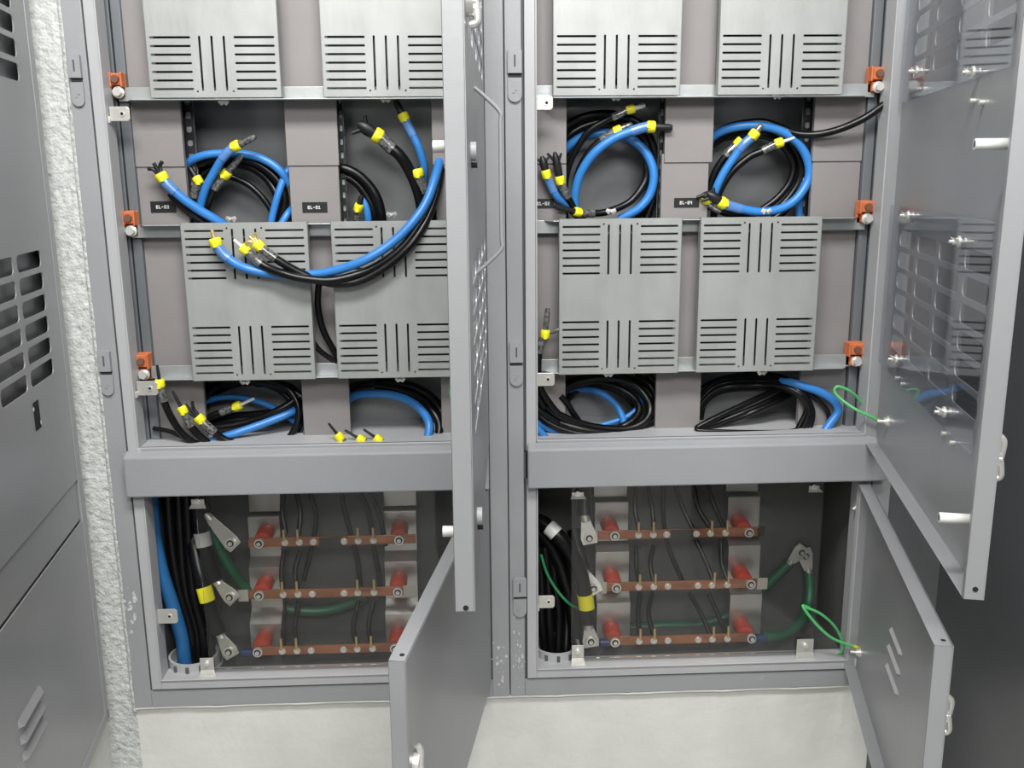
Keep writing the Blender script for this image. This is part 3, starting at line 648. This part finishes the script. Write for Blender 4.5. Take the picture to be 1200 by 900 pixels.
# --- bay R1
g6 = 'cables coiled in the upper left bay of the right cabinet'
cable('black_cable', 'outer black ring of the upper left coil in right cabinet', BK, 11, [(655, 160, .15), (667, 146, .15), (686, 137, .14), (712, 134, .14), (742, 141, .14), (760, 159, .14), (769, 190, .14), (769, 222, .14), (757, 258, .14)], group=g6)
cable('black_cable', 'second black ring of the upper left coil in right cabinet', BK, 11, [(652, 182, .16), (668, 158, .15), (690, 146, .15), (716, 142, .15), (744, 153, .15), (761, 180, .15), (765, 210, .15), (758, 238, .14), (744, 258, .14)], group=g6)
cable('black_cable', 'third black ring at the right of the upper left coil in right cabinet', BK, 10, [(740, 146, .13), (756, 166, .13), (763, 196, .13), (761, 226, .13), (750, 247, .13), (735, 258, .13)], group=g6)
cable('black_cable', 'black cable end with white tip at the very top of right cabinet coil', BK, 8, [(735, 129, .08), (724, 135, .08), (712, 140, .085), (690, 154, .09), (675, 176, .10), (665, 200, .11), (662, 226, .12), (668, 246, .13)], start=('clear', (756, 123, .075), WHITE), group=g6)
cable('black_cable', 'black cable end with yellow band just under the blue one in right cabinet', BK, 9, [(720, 154.5, .09), (708, 162, .095), (694, 174, .10), (681, 194, .105), (674, 218, .11), (672, 244, .12)], start=('clear', (741, 145, .085)), group=g6)
cable('blue_cable', 'blue cable ending in a black tip on the right of the right cabinet coil', BL, 11, [(759, 148.5, .07), (746, 152, .07), (720, 162, .075), (697, 179, .08), (681, 202, .09), (674, 226, .10), (674, 246, .11)], start=('clear', (788, 149.5, .065), BLACKF), group=g6)
cable('blue_cable', 'big blue ring of the upper left coil in right cabinet', BL, 11, [(655, 184, .15), (668, 170, .13), (686, 159, .12), (712, 156, .12), (737, 162, .12), (757, 179, .115), (766, 203, .11), (762, 227, .11), (748, 245, .11), (726, 257, .12)], group=g6)
cable('black_cable', 'inner black ring sweeping along the bottom of the right cabinet upper left coil', BK, 9, [(757, 190, .12), (757, 208, .12), (750, 223, .115), (736, 238, .11), (712, 248, .10), (696, 250, .095), (680, 249.5, .085)], end=('clear', (650, 242, .055), BLACKF), group=g6)
cable('blue_cable', 'blue cable end with black cores at the far left of right cabinet', BL, 9, [(641, 208, .05), (645, 217, .055), (653, 231, .06), (664, 241, .085), (676, 249, .11)], start=('hood', (635, 183, .045)), group=g6)
cable('black_cable', 'black cable end with splayed taped cores beside the left duct of right cabinet', BK, 9, [(657, 215, .06), (663, 227, .065), (670, 240, .085), (678, 256, .11)], start=('hood', (650, 178, .05)), group=g6)
cable('black_cable', 'black cable at the left of the coil descending into the lower bundle in right cabinet', BK, 12, [(660, 200, .14), (661, 224, .13), (668, 242, .13), (684, 258, .13)], group=g6)
# --- bay R2
g7 = 'cables coiled in the upper right bay of the right cabinet'
cable('black_cable', 'long black cable leaving right cabinet towards the open right door', BK, 9, [(830, 166, .15), (846, 152, .13), (868, 145, .12), (895, 143, .11), (918, 151, .10), (935, 157, .08), (958, 157.5, .06), (985, 151, .05), (1012, 139, .035), (1034, 124, .03), (1046, 116, .03)], group=g7)
cable('black_cable', 'outer black ring behind the blue ring of the upper right coil', BK, 10, [(833, 170, .15), (855, 158, .14), (885, 154, .14), (910, 161, .14), (930, 178, .14), (939, 200, .13), (934, 226, .13), (920, 246, .13), (905, 258, .13)], group=g7)
cable('black_cable', 'inner black ring at the right of the upper right coil', BK, 9, [(838, 164, .16), (870, 158, .15), (898, 160, .14), (917, 171, .13), (929, 191, .13), (926, 212, .13), (912, 231, .13), (892, 246, .13), (870, 258, .14)], group=g7)
cable('black_cable', 'third black ring close inside the blue ring of the upper right coil', BK, 9, [(860, 153, .15), (900, 152, .14), (924, 166, .135), (937, 188, .13), (936, 212, .13), (922, 234, .13), (903, 252, .13)], group=g7)
cable('blue_cable', 'big blue ring of the upper right coil in right cabinet', BL, 11, [(826, 170, .14), (840, 157, .12), (862, 149, .10), (889, 147.5, .09), (915, 154, .09), (936, 169, .09), (947, 190, .09), (947, 211, .09), (934, 232, .085), (916, 244, .08), (893, 248.5, .075), (871, 245.5, .07), (850, 240, .065)], end=('hood', (829, 226, .06)), group=g7)
cable('blue_cable', 'blue cable end leaning up right inside the upper right coil', BL, 10, [(881, 161, .065), (872, 169, .065), (862, 182, .07), (848, 203, .075), (839, 222, .08), (832, 244, .09)], start=('clear', (893, 146, .06)), group=g7)
cable('blue_cable', 'short blue cable dropping at the lower right of the upper right coil', BL, 9, [(943, 206, .13), (940, 222, .12), (937, 240, .12), (936, 258, .12)], group=g7)
cable('black_cable', 'black cable end with white pin crossing the middle of the upper right coil', BK, 9, [(909, 169, .07), (893, 177, .07), (878, 184, .075), (858, 201, .08), (845, 221, .085), (838, 240, .09), (836, 258, .10)], start=('rod', (931, 161.5, .065), WHITE), group=g7)
cable('black_cable', 'black cable beside the leaning blue end of the upper right coil', BK, 9, [(863, 170, .09), (852, 181, .09), (839, 200, .095), (832, 222, .10), (833, 246, .10)], start=('clear', (870, 163, .085)), group=g7)
cable('black_cable', 'black taped bundle beneath the blue ring at its lower left', BK, 11, [(830, 236, .08), (842, 245, .08), (856, 250, .085), (880, 253, .10)], start=('hood', (826, 226, .07)), group=g7)
# --- bay R3
g8 = 'cables coiled on the tray at the lower left of the right cabinet'
cable('black_cable', 'outer black ring of the lower left coil in right cabinet', BK, 11, [(648, 462, .16), (665, 451, .16), (698, 443, .15), (732, 446, .13), (753, 460, .12), (762, 479, .10), (754, 495, .08), (731, 503, .07), (693, 500, .06), (658, 488, .05), (637, 472, .05), (622, 454, .06)], group=g8)
cable('black_cable', 'second black ring of the lower left coil in right cabinet', BK, 10, [(655, 462, .17), (672, 453, .17), (700, 448, .16), (728, 456, .14), (746, 470, .12), (748, 484, .10), (735, 497, .08), (706, 508, .07), (672, 503, .06), (645, 490, .05), (624, 474, .05)], group=g8)
cable('black_cable', 'right black ring of the lower left coil against the middle duct', BK, 8, [(758, 438, .15), (768, 448, .14), (776, 464, .13), (777, 481, .12), (769, 498, .10), (752, 512, .09)], group=g8)
cable('black_cable', 'second right black ring of the lower left coil against the middle duct', BK, 8, [(745, 440, .16), (762, 452, .14), (769, 470, .13), (769, 486, .12), (760, 500, .10), (742, 513, .09)], group=g8)
cable('black_cable', 'thick black cable running along the tray front in right cabinet', BK, 12, [(622, 462, .07), (636, 484, .06), (660, 497, .055), (690, 505, .05), (722, 508, .06), (745, 504, .08), (764, 494, .10)], group=g8)
cable('blue_cable', 'blue cable arching inside the lower left coil of right cabinet', BL, 9, [(668, 458, .18), (684, 456, .17), (700, 459, .15), (716, 469, .13), (727, 483, .11), (731, 500, .08), (722, 514, .06)], group=g8)
cable('blue_cable', 'blue cable running up right through the lower left coil of right cabinet', BL, 7, [(680, 503, .10), (706, 498, .10), (733, 489, .11), (748, 477, .12), (752, 468, .14)], group=g8)
cable('blue_cable', 'blue cable lying on the tray at the far left of right cabinet', BL, 9, [(622, 486, .06), (633, 496, .06), (648, 504, .06), (670, 508, .07), (690, 512, .08)], group=g8)
cable('blue_cable', 'lowest blue cable at the left corner of the right cabinet tray', BL, 9, [(620, 490, .03), (629, 501, .03), (640, 513, .03), (648, 521, .03)], group=g8)
cable('black_cable', 'black cable end with brown red joint inside the lower left coil of right cabinet', BK, 8, [(657, 464, .08), (664, 472, .08), (671, 483, .08), (678, 493, .085)], group=g8)
cable('black_cable', 'upright black cable end with yellow band beside the lower cover of right cabinet', BK, 9, [(638.5, 395, .02), (632.5, 407, .022), (630.5, 432, .025), (634, 456, .03), (645, 474, .035), (655, 486, .05)], start=('clear', (642, 361, .02), GREYS), group=g8)
cable('black_cable', 'black cable beside the upright yellow-banded end in right cabinet', BK, 8, [(627, 410, .03), (626, 436, .03), (628, 458, .035), (638, 478, .04)], group=g8)
p = P(640, 392, .018); q = P(655, 386, .015); tag(MB().tube([p, p.lerp(q, .4), p.lerp(q, .5), q], [.004, .004, .006, .003], 8).build('stripped_wire', GREYS), 'thin stripped wire sticking right from the upright yellow band in right cabinet', 'wire')
# --- bay R4
g9 = 'cables bundled in the lower right bay of the right cabinet'
for i, (du, dv, dy) in enumerate(((0, 0, 0), (2, 5, -.01), (5, 9, .012), (-2, -4, .02))):
    cable('black_cable', ('top', 'second', 'third', 'rearmost')[i]+' black cable arching over the lower right bundle in right cabinet', BK, 7, [(820, 470+dv, .14+dy), (835, 455+dv, .14+dy), (855, 448+dv, .13+dy), (889, 446.5+dv, .13+dy), (918, 449+dv*.8, .09+dy), (938, 460+dv*.6, .062+dy*.25), (950-du, 480, .060+dy*.25), (945-du*2, 502, .055+dy*.25), (938-du*2, 512, .05+dy*.25)], group=g9)
for i, (du, dv) in enumerate(((0, 0), (9, 5), (17, 6))):
    cable('black_cable', ('upper', 'middle', 'lower')[i]+' straight black cable slanting up right in the lower right bay', BK, 8, [(817+du*.6, 501, .05+i*.01), (838+du, 490+dv*.6, .06+i*.01), (870+du, 475+dv, .08), (902+du, 460+dv, .11), (931+du*.3, 446+dv, .14)], group=g9)
cable('black_cable', 'black cable lying along the tray front in the lower right bay', BK, 5, [(816, 500, .05), (818, 504, .04), (840, 505, .035), (880, 506, .035), (920, 505.5, .04), (935, 503, .05)], group=g9)
cable('blue_cable', 'blue cable arching down at the right end of right cabinet tray', BL, 11, [(915, 447, .10), (930, 449, .072), (943, 453, .062), (962, 460, .060), (977, 470, .058), (982, 482, .055), (973, 496, .05), (961, 512, .04)], group=g9)
cable('black_cable', 'thin black cable inside the blue arch at the right end of right cabinet tray', BK, 6, [(935, 455, .072), (955, 466, .068), (969, 480, .066), (971, 494, .06), (962, 508, .055)], group=g9)
def more(name_, group, rows):
    for (lab, wd, path, yy) in rows: cable('black_cable', lab, BK, wd, path, yy, group=group)
more('', g4, (('rearmost black arc high in the lower left bay of left cabinet', 10, [(238, 480, .19), (256, 458, .185), (290, 448, .18), (325, 455, .17), (348, 480, .15), (350, 503, .12), (340, 518, .10)], .18),
  ('low black arc crossing the back of the lower left coil in left cabinet', 9, [(236, 498, .17), (270, 488, .165), (310, 484, .16), (345, 476, .16)], .17)))
more('', g5, (('rearmost black cable high in the lower right bay of left cabinet', 12, [(408, 456, .19), (440, 449, .185), (480, 452, .18), (508, 468, .16), (524, 492, .12), (526, 517, .09)], .18),))
more('', g8, (('rear black arc high in the lower left bay of right cabinet', 11, [(652, 470, .19), (668, 449, .185), (700, 441, .18), (735, 444, .17), (762, 462, .16), (768, 486, .13)], .18),
  ('middle black ring hugging the blue arc in right cabinet', 9, [(660, 476, .18), (676, 458, .175), (706, 453, .17), (734, 466, .15), (744, 482, .12), (736, 498, .09), (712, 504, .08)], .18),
  ('low black cable at the tray front in the lower left bay of right cabinet', 9, [(622, 474, .06), (640, 494, .05), (668, 506, .045), (700, 511, .045), (730, 510, .06), (752, 503, .08)], .05)))
more('', g9, (('rear black arc near the rail in the lower right bay of right cabinet', 11, [(818, 460, .18), (838, 448, .175), (870, 441, .17), (905, 441, .16), (932, 450, .15)], .17),
  ('rear black cable in the left corner of the lower right bay', 10, [(820, 494, .16), (824, 474, .165), (838, 460, .165), (866, 453, .16), (900, 452, .15), (926, 462, .13)], .16)))
more('', g1, (('rear black ring filling the left side of the upper left coil in left cabinet', 11, [(232, 264, .17), (216, 240, .17), (216, 214, .165), (230, 197, .16), (256, 188, .16), (290, 188, .16), (318, 203, .155), (330, 226, .15), (332, 262, .15)], .16),))
more('', g6, (('rear black ring at the upper left of the right cabinet coil', 11, [(662, 256, .17), (656, 220, .17), (660, 186, .165), (674, 160, .16), (698, 147, .16), (724, 147, .155), (750, 160, .15), (760, 186, .15)], .16),))
def gwire(label, path, y, w_=3.6):
    pts = spline(pts3(path, y)); e = empty('ground_wire', pts[0], label, 'wire', 'green ground wires of the right cabinet doors')
    MB().tube(pts, w_/2*K, 10).build('sheath', GREEN, e)
    a = pts[0]; b = pts[1]; d = (a-b).normalized(); MB().tube([b, a+d*.004, a+d*.012], [.0048, .0048, .0035], 8).build('yellow_terminal', YELO, e)
    return e
gwire('green ground wire loop from the tray to the upper right door', [(1030, 493, -.035), (1018, 487, -.03), (1003, 480, -.02), (987, 469, 0), (978, 459, .01), (982, 453, .01), (997, 459, .01), (1008, 470, .02), (1014, 482, .03)], 0)
gwire('outer green ground wire looping from the lower right door stud', [(1002, 758, -.03), (990, 754, -.025), (974, 747, -.02), (957, 732, -.012), (941, 711, 0), (948, 712, .01)], 0)
gwire('inner green ground wire dropping to the yellow terminal at the sill', [(979, 771, .02), (986, 764, .015), (987, 752, .01), (978, 734, .005), (961, 719, .002), (942, 711, .003)], 0)

# ------------------------------------------------------------------ busbar racks behind the clear shields
def bolt(root, p, r=.0095, nm='bolt', washer=True, out=.012):
    mb = MB()
    if not washer: mb.cyl(p, p+Vector((0, -out, 0)), r*.72, 6); mb.cyl(p, p+Vector((0, -.003, 0)), r, 16)
    if washer:
        mb.cyl(p, p+Vector((0, -out*.8, 0)), r, 20); q = p+Vector((0, -out*.8, 0))
        mb.cyl(q, q+Vector((0, -.0006, 0)), r*.70, 18, 1); mb.cyl(q, q+Vector((0, -.005, 0)), r*.46, 6)
    mb.build(nm, [SILV, HOLE], root)
def rack(label, sup, bars, ins):
    base = P(sup[0][0], 770, .15)
    root = empty('busbar_rack', (base.x+.2, .15, ZB-.012), label, 'busbar rack', 'busbar racks behind clear shields')
    ys = (.125, .10, .065)          # front faces of the three bars, upper to lower
    for (u0, u1, tops) in sup:
        mb = MB(); xa = P(u0, 620, .19).x; xb = P(u1, 620, .19).x
        zt_ = [P(600, t, yy).z for t, yy in zip(tops, (.19, .165, .13))]
        zl = [zt_[1]+.022, zt_[2]+.030, ZB-.01]; yf = (.19, .165, .13)
        for k in range(3):
            mb.box(xa, xb, yf[k], yf[k]+.002, zl[k], zt_[k])
            if k < 2: mb.add([(xa, yf[k], zl[k]), (xb, yf[k], zl[k]), (xb, yf[k+1], zt_[k+1]), (xa, yf[k+1], zt_[k+1]), (xa, yf[k]+.002, zl[k]), (xb, yf[k]+.002, zl[k]), (xb, yf[k+1]+.002, zt_[k+1]), (xa, yf[k+1]+.002, zt_[k+1])], [(0, 1, 2, 3), (4, 5, 6, 7), (0, 3, 7, 4), (1, 2, 6, 5)])
        mb.box(xa, xb, .19, YBL, zt_[0], zt_[0]+.002); mb.box(xa, xb, .215, .217, zt_[0]+.008, ZS0+.02)
        mb.build('support_bracket', ALU, root, .0015)
    for k, b in enumerate(bars):
        (ua, ub, v, va2, big, small, pins, plates) = b; y = ys[k]
        A = P(ua, v, y); B = P(ub, va2, y); h = 5.9*K; zc = (A.z+B.z)/2
        o = MB().box(A.x, B.x, y, y+.006, zc-h, zc+h).build('busbar', COP, root, .001)
        for u in big: q = P(u, v, y); bolt(o, Vector((q.x, y, zc)), .0125, 'clamp_bolt', out=.010)
        for u in small: q = P(u, v, y); bolt(o, Vector((q.x, y, zc-.001)), .0088, 'small_bolt', False, .008)
        for u in pins:
            q = P(u, v, y); MB().cyl((q.x-.001, y-.004, zc+.004), (q.x-.001, y-.004, zc+.036), .0036, 8).build('threaded_pin', BRASS, o)
        for (u0, u1, m_) in plates:
            a = P(u0, v, y-.002).x; c = P(u1, v, y-.002).x
            if m_ is BLUES: MB().cyl((a, y-.004, zc), (c, y-.004, zc), .012, 14).build('blue_sleeve', mat('dark_blue_sleeve', (.012, .03, .13), .4), root)
            elif m_ is BLACKF: MB().box(a, c, y-.0025, y-.0005, zc-h*.9, zc+h*.9).build('insulation_wrap', mat('brown_black_wrap', (.035, .028, .025), .4), o)
            else: MB().box(a, c, y-.004, y-.0005, zc-h*1.3, zc+h*1.3).build('end_plate', mat('pale_end_plate', (.45, .43, .38), .45), root, .001)
        for u in ins[k]:
            q = P(u, v, y); back = (.19, .165, .13)[k]
            mb = MB(); mb.tube([(q.x, y+.006, zc+.004), (q.x, y+.010, zc+.004), (q.x, back-.006, zc+.008), (q.x, back, zc+.008)], [.020, .0225, .0225, .020], 18)
            mb.build('standoff_insulator', RED, root)
    return root
rack('busbar rack of the left cabinet with three copper bars on red stand-offs',
     ((291, 328, (600, 658, 723)), (450, 488, (597, 655, 716))),
     ((291, 487, 637, 631, (304, 468), (334, 351, 367.5, 403.5, 420, 438), (334, 350, 420.5, 438.5), ((374, 400, BLACKF),)),
      (291, 474, 697, 693, (304, 466.5), (332, 349.5, 366, 403.5, 419.5, 438.5), (332, 349, 420, 439.5), ((279, 291, 0), (473, 487, 0))),
      (296, 472, 765, 757, (302.5, 463), (331, 348.5, 365, 403, 419, 437), (331, 348.5, 419, 436), ((284, 296, BLUES),))),
     ((307, 467), (306, 466), (305, 465)))
rack('busbar rack of the right cabinet with three copper bars on red stand-offs',
     ((697, 736, (592, 650, 710)), (852, 889, (589, 646, 704))),
     ((701, 896, 626.5, 624, (720, 877), (748, 765.5, 781, 816, 832.5, 850), (748.5, 766, 834, 852), ((786, 812, BLACKF), (888, 896, BLACKF))),
      (711, 887, 688, 684, (722, 879), (748.5, 766, 782.5, 817.5, 834, 852), (750, 768, 837, 853.5), ((702, 711, 0), (887, 899, 0))),
      (712, 884, 752, 747, (720.5, 880), (749, 766, 782.5, 818, 834.5, 852), (750.5, 767, 836, 853), ((703, 713, BLUES), (885, 898, BLUES)))),
     ((717, 872), (719.5, 873), (719.5, 875)))
# clear shields and their clips
def clip(root, u0, v0, u1, v1, y=.012):
    a = P(u0, v0, y); b = P(u1, v1, y); h = a.z-b.z; mb = MB()
    mb.box(a.x, b.x, y-.002, y, b.z+h*.40, a.z); 
    mb.add([(a.x, y-.002, b.z+h*.40), (b.x, y-.002, b.z+h*.40), (b.x+.006, y-.012, b.z), (a.x-.004, y-.012, b.z), (a.x, y, b.z+h*.40), (b.x, y, b.z+h*.40), (b.x+.006, y-.010, b.z), (a.x-.004, y-.010, b.z)], [(0, 1, 2, 3), (4, 5, 6, 7), (0, 3, 7, 4), (1, 2, 6, 5)])
    o = mb.build('shield_clip', LUG, root, .0008); bolt(o, Vector(((a.x+b.x)/2, y-.002, a.z-h*.28)), .0075, 'clip_bolt', False, .008)
def shield(label, x0, x1, clips):
    root = empty('clear_shield', ((x0+x1)/2, .02, ZB), label, 'clear shield', 'clear shields over the busbars')
    MB().box(x0, x1, .016, .0195, ZB+.012, ZS0-.004).build('acrylic_sheet', SHIELD, root)
    for c in clips: clip(root, *c)
    return root
shield('clear acrylic shield over the busbars of the left cabinet', P(238, 690, .018).x, -.035, ((234, 771, 252, 793), (224, 585, 240, 594)))
shield('clear acrylic shield over the busbars of the right cabinet', P(669.5, 680, .018).x, P(957, 680, .018).x, ((670, 756, 684, 780), (934, 749, 952, 773), (670, 577, 684, 583), (948, 569, 960, 575)))
# conduit collars
def collar(cab, u, v, y, r):
    p = P(u, v, y); mb = MB(); mb.ring((p.x, p.y, ZB-.012), (0, 0, 1), r, r*.90, .034, 36); mb.ring((p.x, p.y, ZB-.012), (0, 0, 1), r*1.12, r*.86, .005, 36)
    for k in range(12):
        q = k*math.pi/6; c = Vector((p.x+math.cos(q)*r, p.y+math.sin(q)*r, ZB)); mb.box(c.x-.004, c.x+.004, c.y-.003, c.y+.003, ZB-.003, ZB+.016, 1)
    mb.build('conduit_collar', [PAINTL, DARKG], cab)
collar(LC, 228, 772, .085, .064); collar(RC, 652, 764, .085, .062)
# terminal lugs on thick cables
def lugged(name, label, col, wpx, path, lug, group, y=.09, bands=()):
    pts = spline(pts3(path, y)); root = empty(name, pts[len(pts)//2], label, 'cable', group); r = wpx/2*K
    MB().tube(pts, r, 14).build('sheath', col, root)
    (lu, lv, ly) = lug; c = P(lu, lv, ly); a = pts[-1]; d = (c-a); d.normalize(); sd = d.cross(Vector((0, 1, 0))).normalized()
    mb = MB(); mb.tube([a-d*.012, a+d*.016], r*.62, 12)
    w_ = .021; q0 = a+d*.010; q1 = c+d*.018
    for off in (0,):
        v8 = [q0-sd*w_*.55, q0+sd*w_*.55, c+sd*w_*1.05, q1+sd*w_*.9, q1-sd*w_*.9, c-sd*w_*1.05]
        mb.add([p_+Vector((0, -.004, 0)) for p_ in v8]+[p_ for p_ in v8], [(0, 1, 2, 3, 4, 5), (11, 10, 9, 8, 7, 6)]+[(i, (i+1) % 6, 6+(i+1) % 6, 6+i) for i in range(6)])
    l = mb.build('terminal_lug', LUG, root, .0008); bolt(l, c+Vector((0, -.004, 0)), .013, 'lug_bolt', True, .010)
    for (t, m_, nm) in bands:
        i = int(t*(len(pts)-1)); MB().tube(pts[i:i+5], r*1.06, 14).build(nm, m_, root)
    return root
LB = mat('light_band', (.42, .42, .41), .5)
gL = 'lugged supply cables of the left cabinet'; gR = 'lugged supply cables of the right cabinet'
lugged('power_cable', 'black supply cable lugged to the top copper bar of the left cabinet', BK, 17, [(232, 560, .16), (236, 585, .14), (243, 604, .11)], (271, 635, .085), gL)
lugged('power_cable', 'black supply cable with light band lugged to the middle bar of left cabinet', BK, 19, [(226, 565, .13), (232, 600, .11), (238, 632, .10), (244, 658, .09), (253, 680, .085)], (270, 698, .07), gL, bands=((.46, LB, 'light_band'),))
lugged('power_cable', 'black supply cable with yellow band lugged to the bottom bar of left cabinet', BK, 18, [(226, 630, .13), (233, 665, .09), (241, 696, .07), (249, 722, .065), (257, 742, .06)], (269, 762, .05), gL, bands=((.46, YEL, 'yellow_band'),))
cable('power_cable', 'dark green earth cable running diagonally behind the left cabinet lugs', GREEND, 14, [(246, 610, .14), (256, 640, .14), (272, 668, .14), (290, 690, .17), (330, 712, .20), (380, 716, .21), (430, 700, .22)], group=gL)
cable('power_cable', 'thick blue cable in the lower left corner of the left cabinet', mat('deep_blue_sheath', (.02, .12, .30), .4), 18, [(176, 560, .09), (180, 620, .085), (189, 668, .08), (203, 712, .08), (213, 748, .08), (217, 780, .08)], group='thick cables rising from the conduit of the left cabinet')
for i, (u0, u1, u2, yy) in enumerate(((196, 209, 226, .12), (208, 217, 234, .13), (218, 226, 241, .12), (202, 219, 247, .15))):
    cable('power_cable', ('first', 'second', 'third', 'rearmost')[i]+' black cable from the left, rising out of the left cabinet conduit', BK, 14, [(u0, 560, yy), (u0+3, 620, yy), (u1, 690, yy), (u2-3, 740, yy*.9), (u2, 786, .10)], group='thick cables rising from the conduit of the left cabinet')
lugged('power_cable', 'black supply cable dropping from above to the top bar lug of right cabinet', BK, 18, [(682, 560, .14), (684, 580, .12), (685, 604, .10)], (690, 629, .085), gR)
lugged('power_cable', 'black supply cable lugged to the middle copper bar of right cabinet', BK, 18, [(672, 620, .14), (678, 645, .12), (684, 668, .10)], (695, 688, .07), gR)
lugged('power_cable', 'thick black supply cable with white and yellow bands in the right cabinet', BK, 19, [(618, 606, .12), (636, 613, .10), (652, 626, .08), (668, 646, .07), (680, 672, .06), (686, 700, .055), (689, 730, .05)], (692, 750, .045), gR, bands=((.26, WHITE, 'white_band'), (.83, YEL, 'yellow_band')))
for i, (u0, u1, u2, yy) in enumerate(((634, 634, 638, .12), (642, 643, 646, .12), (650, 655, 654, .13), (660, 664, 663, .14), (628, 630, 646, .15))):
    cable('power_cable', ('leftmost', 'second', 'third', 'rightmost', 'rearmost')[i]+' black cable rising out of the right cabinet conduit', BK, 12, [(u0-4, 640, yy), (u0, 680, yy), (u1, 720, yy), (u2, 765, .10), (u2, 778, .10)], group='thick cables rising from the conduit of the right cabinet')
cable('power_cable', 'black cable curving over the top left of the right cabinet lower bay', BK, 20, [(622, 616, .14), (640, 632, .13), (654, 654, .12), (664, 684, .12), (672, 720, .12), (676, 760, .12)], group='thick cables rising from the conduit of the right cabinet')
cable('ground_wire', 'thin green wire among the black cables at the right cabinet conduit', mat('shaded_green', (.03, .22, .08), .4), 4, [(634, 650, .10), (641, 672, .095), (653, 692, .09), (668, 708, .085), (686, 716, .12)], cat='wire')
rg = lugged('earth_cable', 'thick green earth cable curving from bottom bar to the back panel lug', GREEND, 13, [(893, 745, .065), (908, 745.5, .07), (924, 741, .10), (938, 729, .13), (946, 712, .17), (949, 692, .20), (948, 672, .22)], (943, 650, .235), 'green earth cables of the right cabinet')
lugged('earth_cable', 'thick green earth cable running behind the bars to the back panel lug', GREEND, 14, [(700, 738, .235), (735, 736, .235), (780, 733, .235), (825, 731, .235), (865, 715, .235), (900, 684, .235), (924, 661, .235)], (938, 646, .228), 'green earth cables of the right cabinet')
# thin black wires behind the bars
k = 0
for (cabn, ws) in (('left', (((333, 570), (331, 600), (335, 625)), ((346, 570), (352, 600), (350, 628)), ((360, 570), (370, 600), (368, 628), (356, 680)), ((398, 570), (407, 610), (418, 650), (423, 690)), ((420, 570), (432, 600), (438, 640), (447, 690)), ((430, 570), (444, 600), (452, 640)), ((333, 645), (330, 670), (332, 692)), ((352, 645), (346, 670), (349, 692)),
                               ((333, 705), (332, 735), (332, 762)), ((350, 705), (346, 735), (348, 762)), ((420, 705), (414, 735), (420, 762)), ((438, 705), (432, 735), (437, 762)))),
                   ('right', (((745, 565), (744, 595), (748, 618)), ((758, 565), (764, 595), (766, 618)), ((778, 565), (777, 600), (783, 640), (800, 682)), ((790, 565), (800, 595), (812, 620)), ((812, 565), (818, 595), (832, 618)), ((828, 565), (836, 590), (848, 618)), ((745, 640), (746, 665), (749, 682)), ((766, 640), (762, 660), (766, 682)), ((815, 632), (828, 660), (836, 682)), ((845, 632), (846, 660), (853, 682)),
                               ((750, 695), (748, 720), (750, 748)), ((764, 695), (760, 720), (767, 748)), ((808, 695), (822, 720), (834, 748)), ((830, 695), (842, 722), (852, 748))))):
    for i, pth in enumerate(ws):
        n = len(pth); row = 0 if pth[0][1] < 600 else (1 if pth[0][1] < 690 else 2)
        yb = (.14, .12, .085)[row]; path = [(q[0], q[1], .19-(.19-yb)*(j/(n-1))) for j, q in enumerate(pth)]
        rowi = [j for j, w2 in enumerate(ws) if (0 if w2[0][1] < 600 else (1 if w2[0][1] < 690 else 2)) == row].index(i)
        tag(MB().tube(spline(pts3(path, .15)), 3.4*K, 10).build('black_wire', BK), '%s black wire from the left %s the %s bar, %s cabinet' % (('first', 'second', 'third', 'fourth', 'fifth', 'sixth')[rowi], 'down to' , ('top', 'middle', 'bottom')[row], cabn), 'wire', 'thin black wires behind the %s cabinet busbars' % cabn)
for o in bpy.data.objects:
    for kk in ('_o', '_nut'):
        if kk in o: del o[kk]
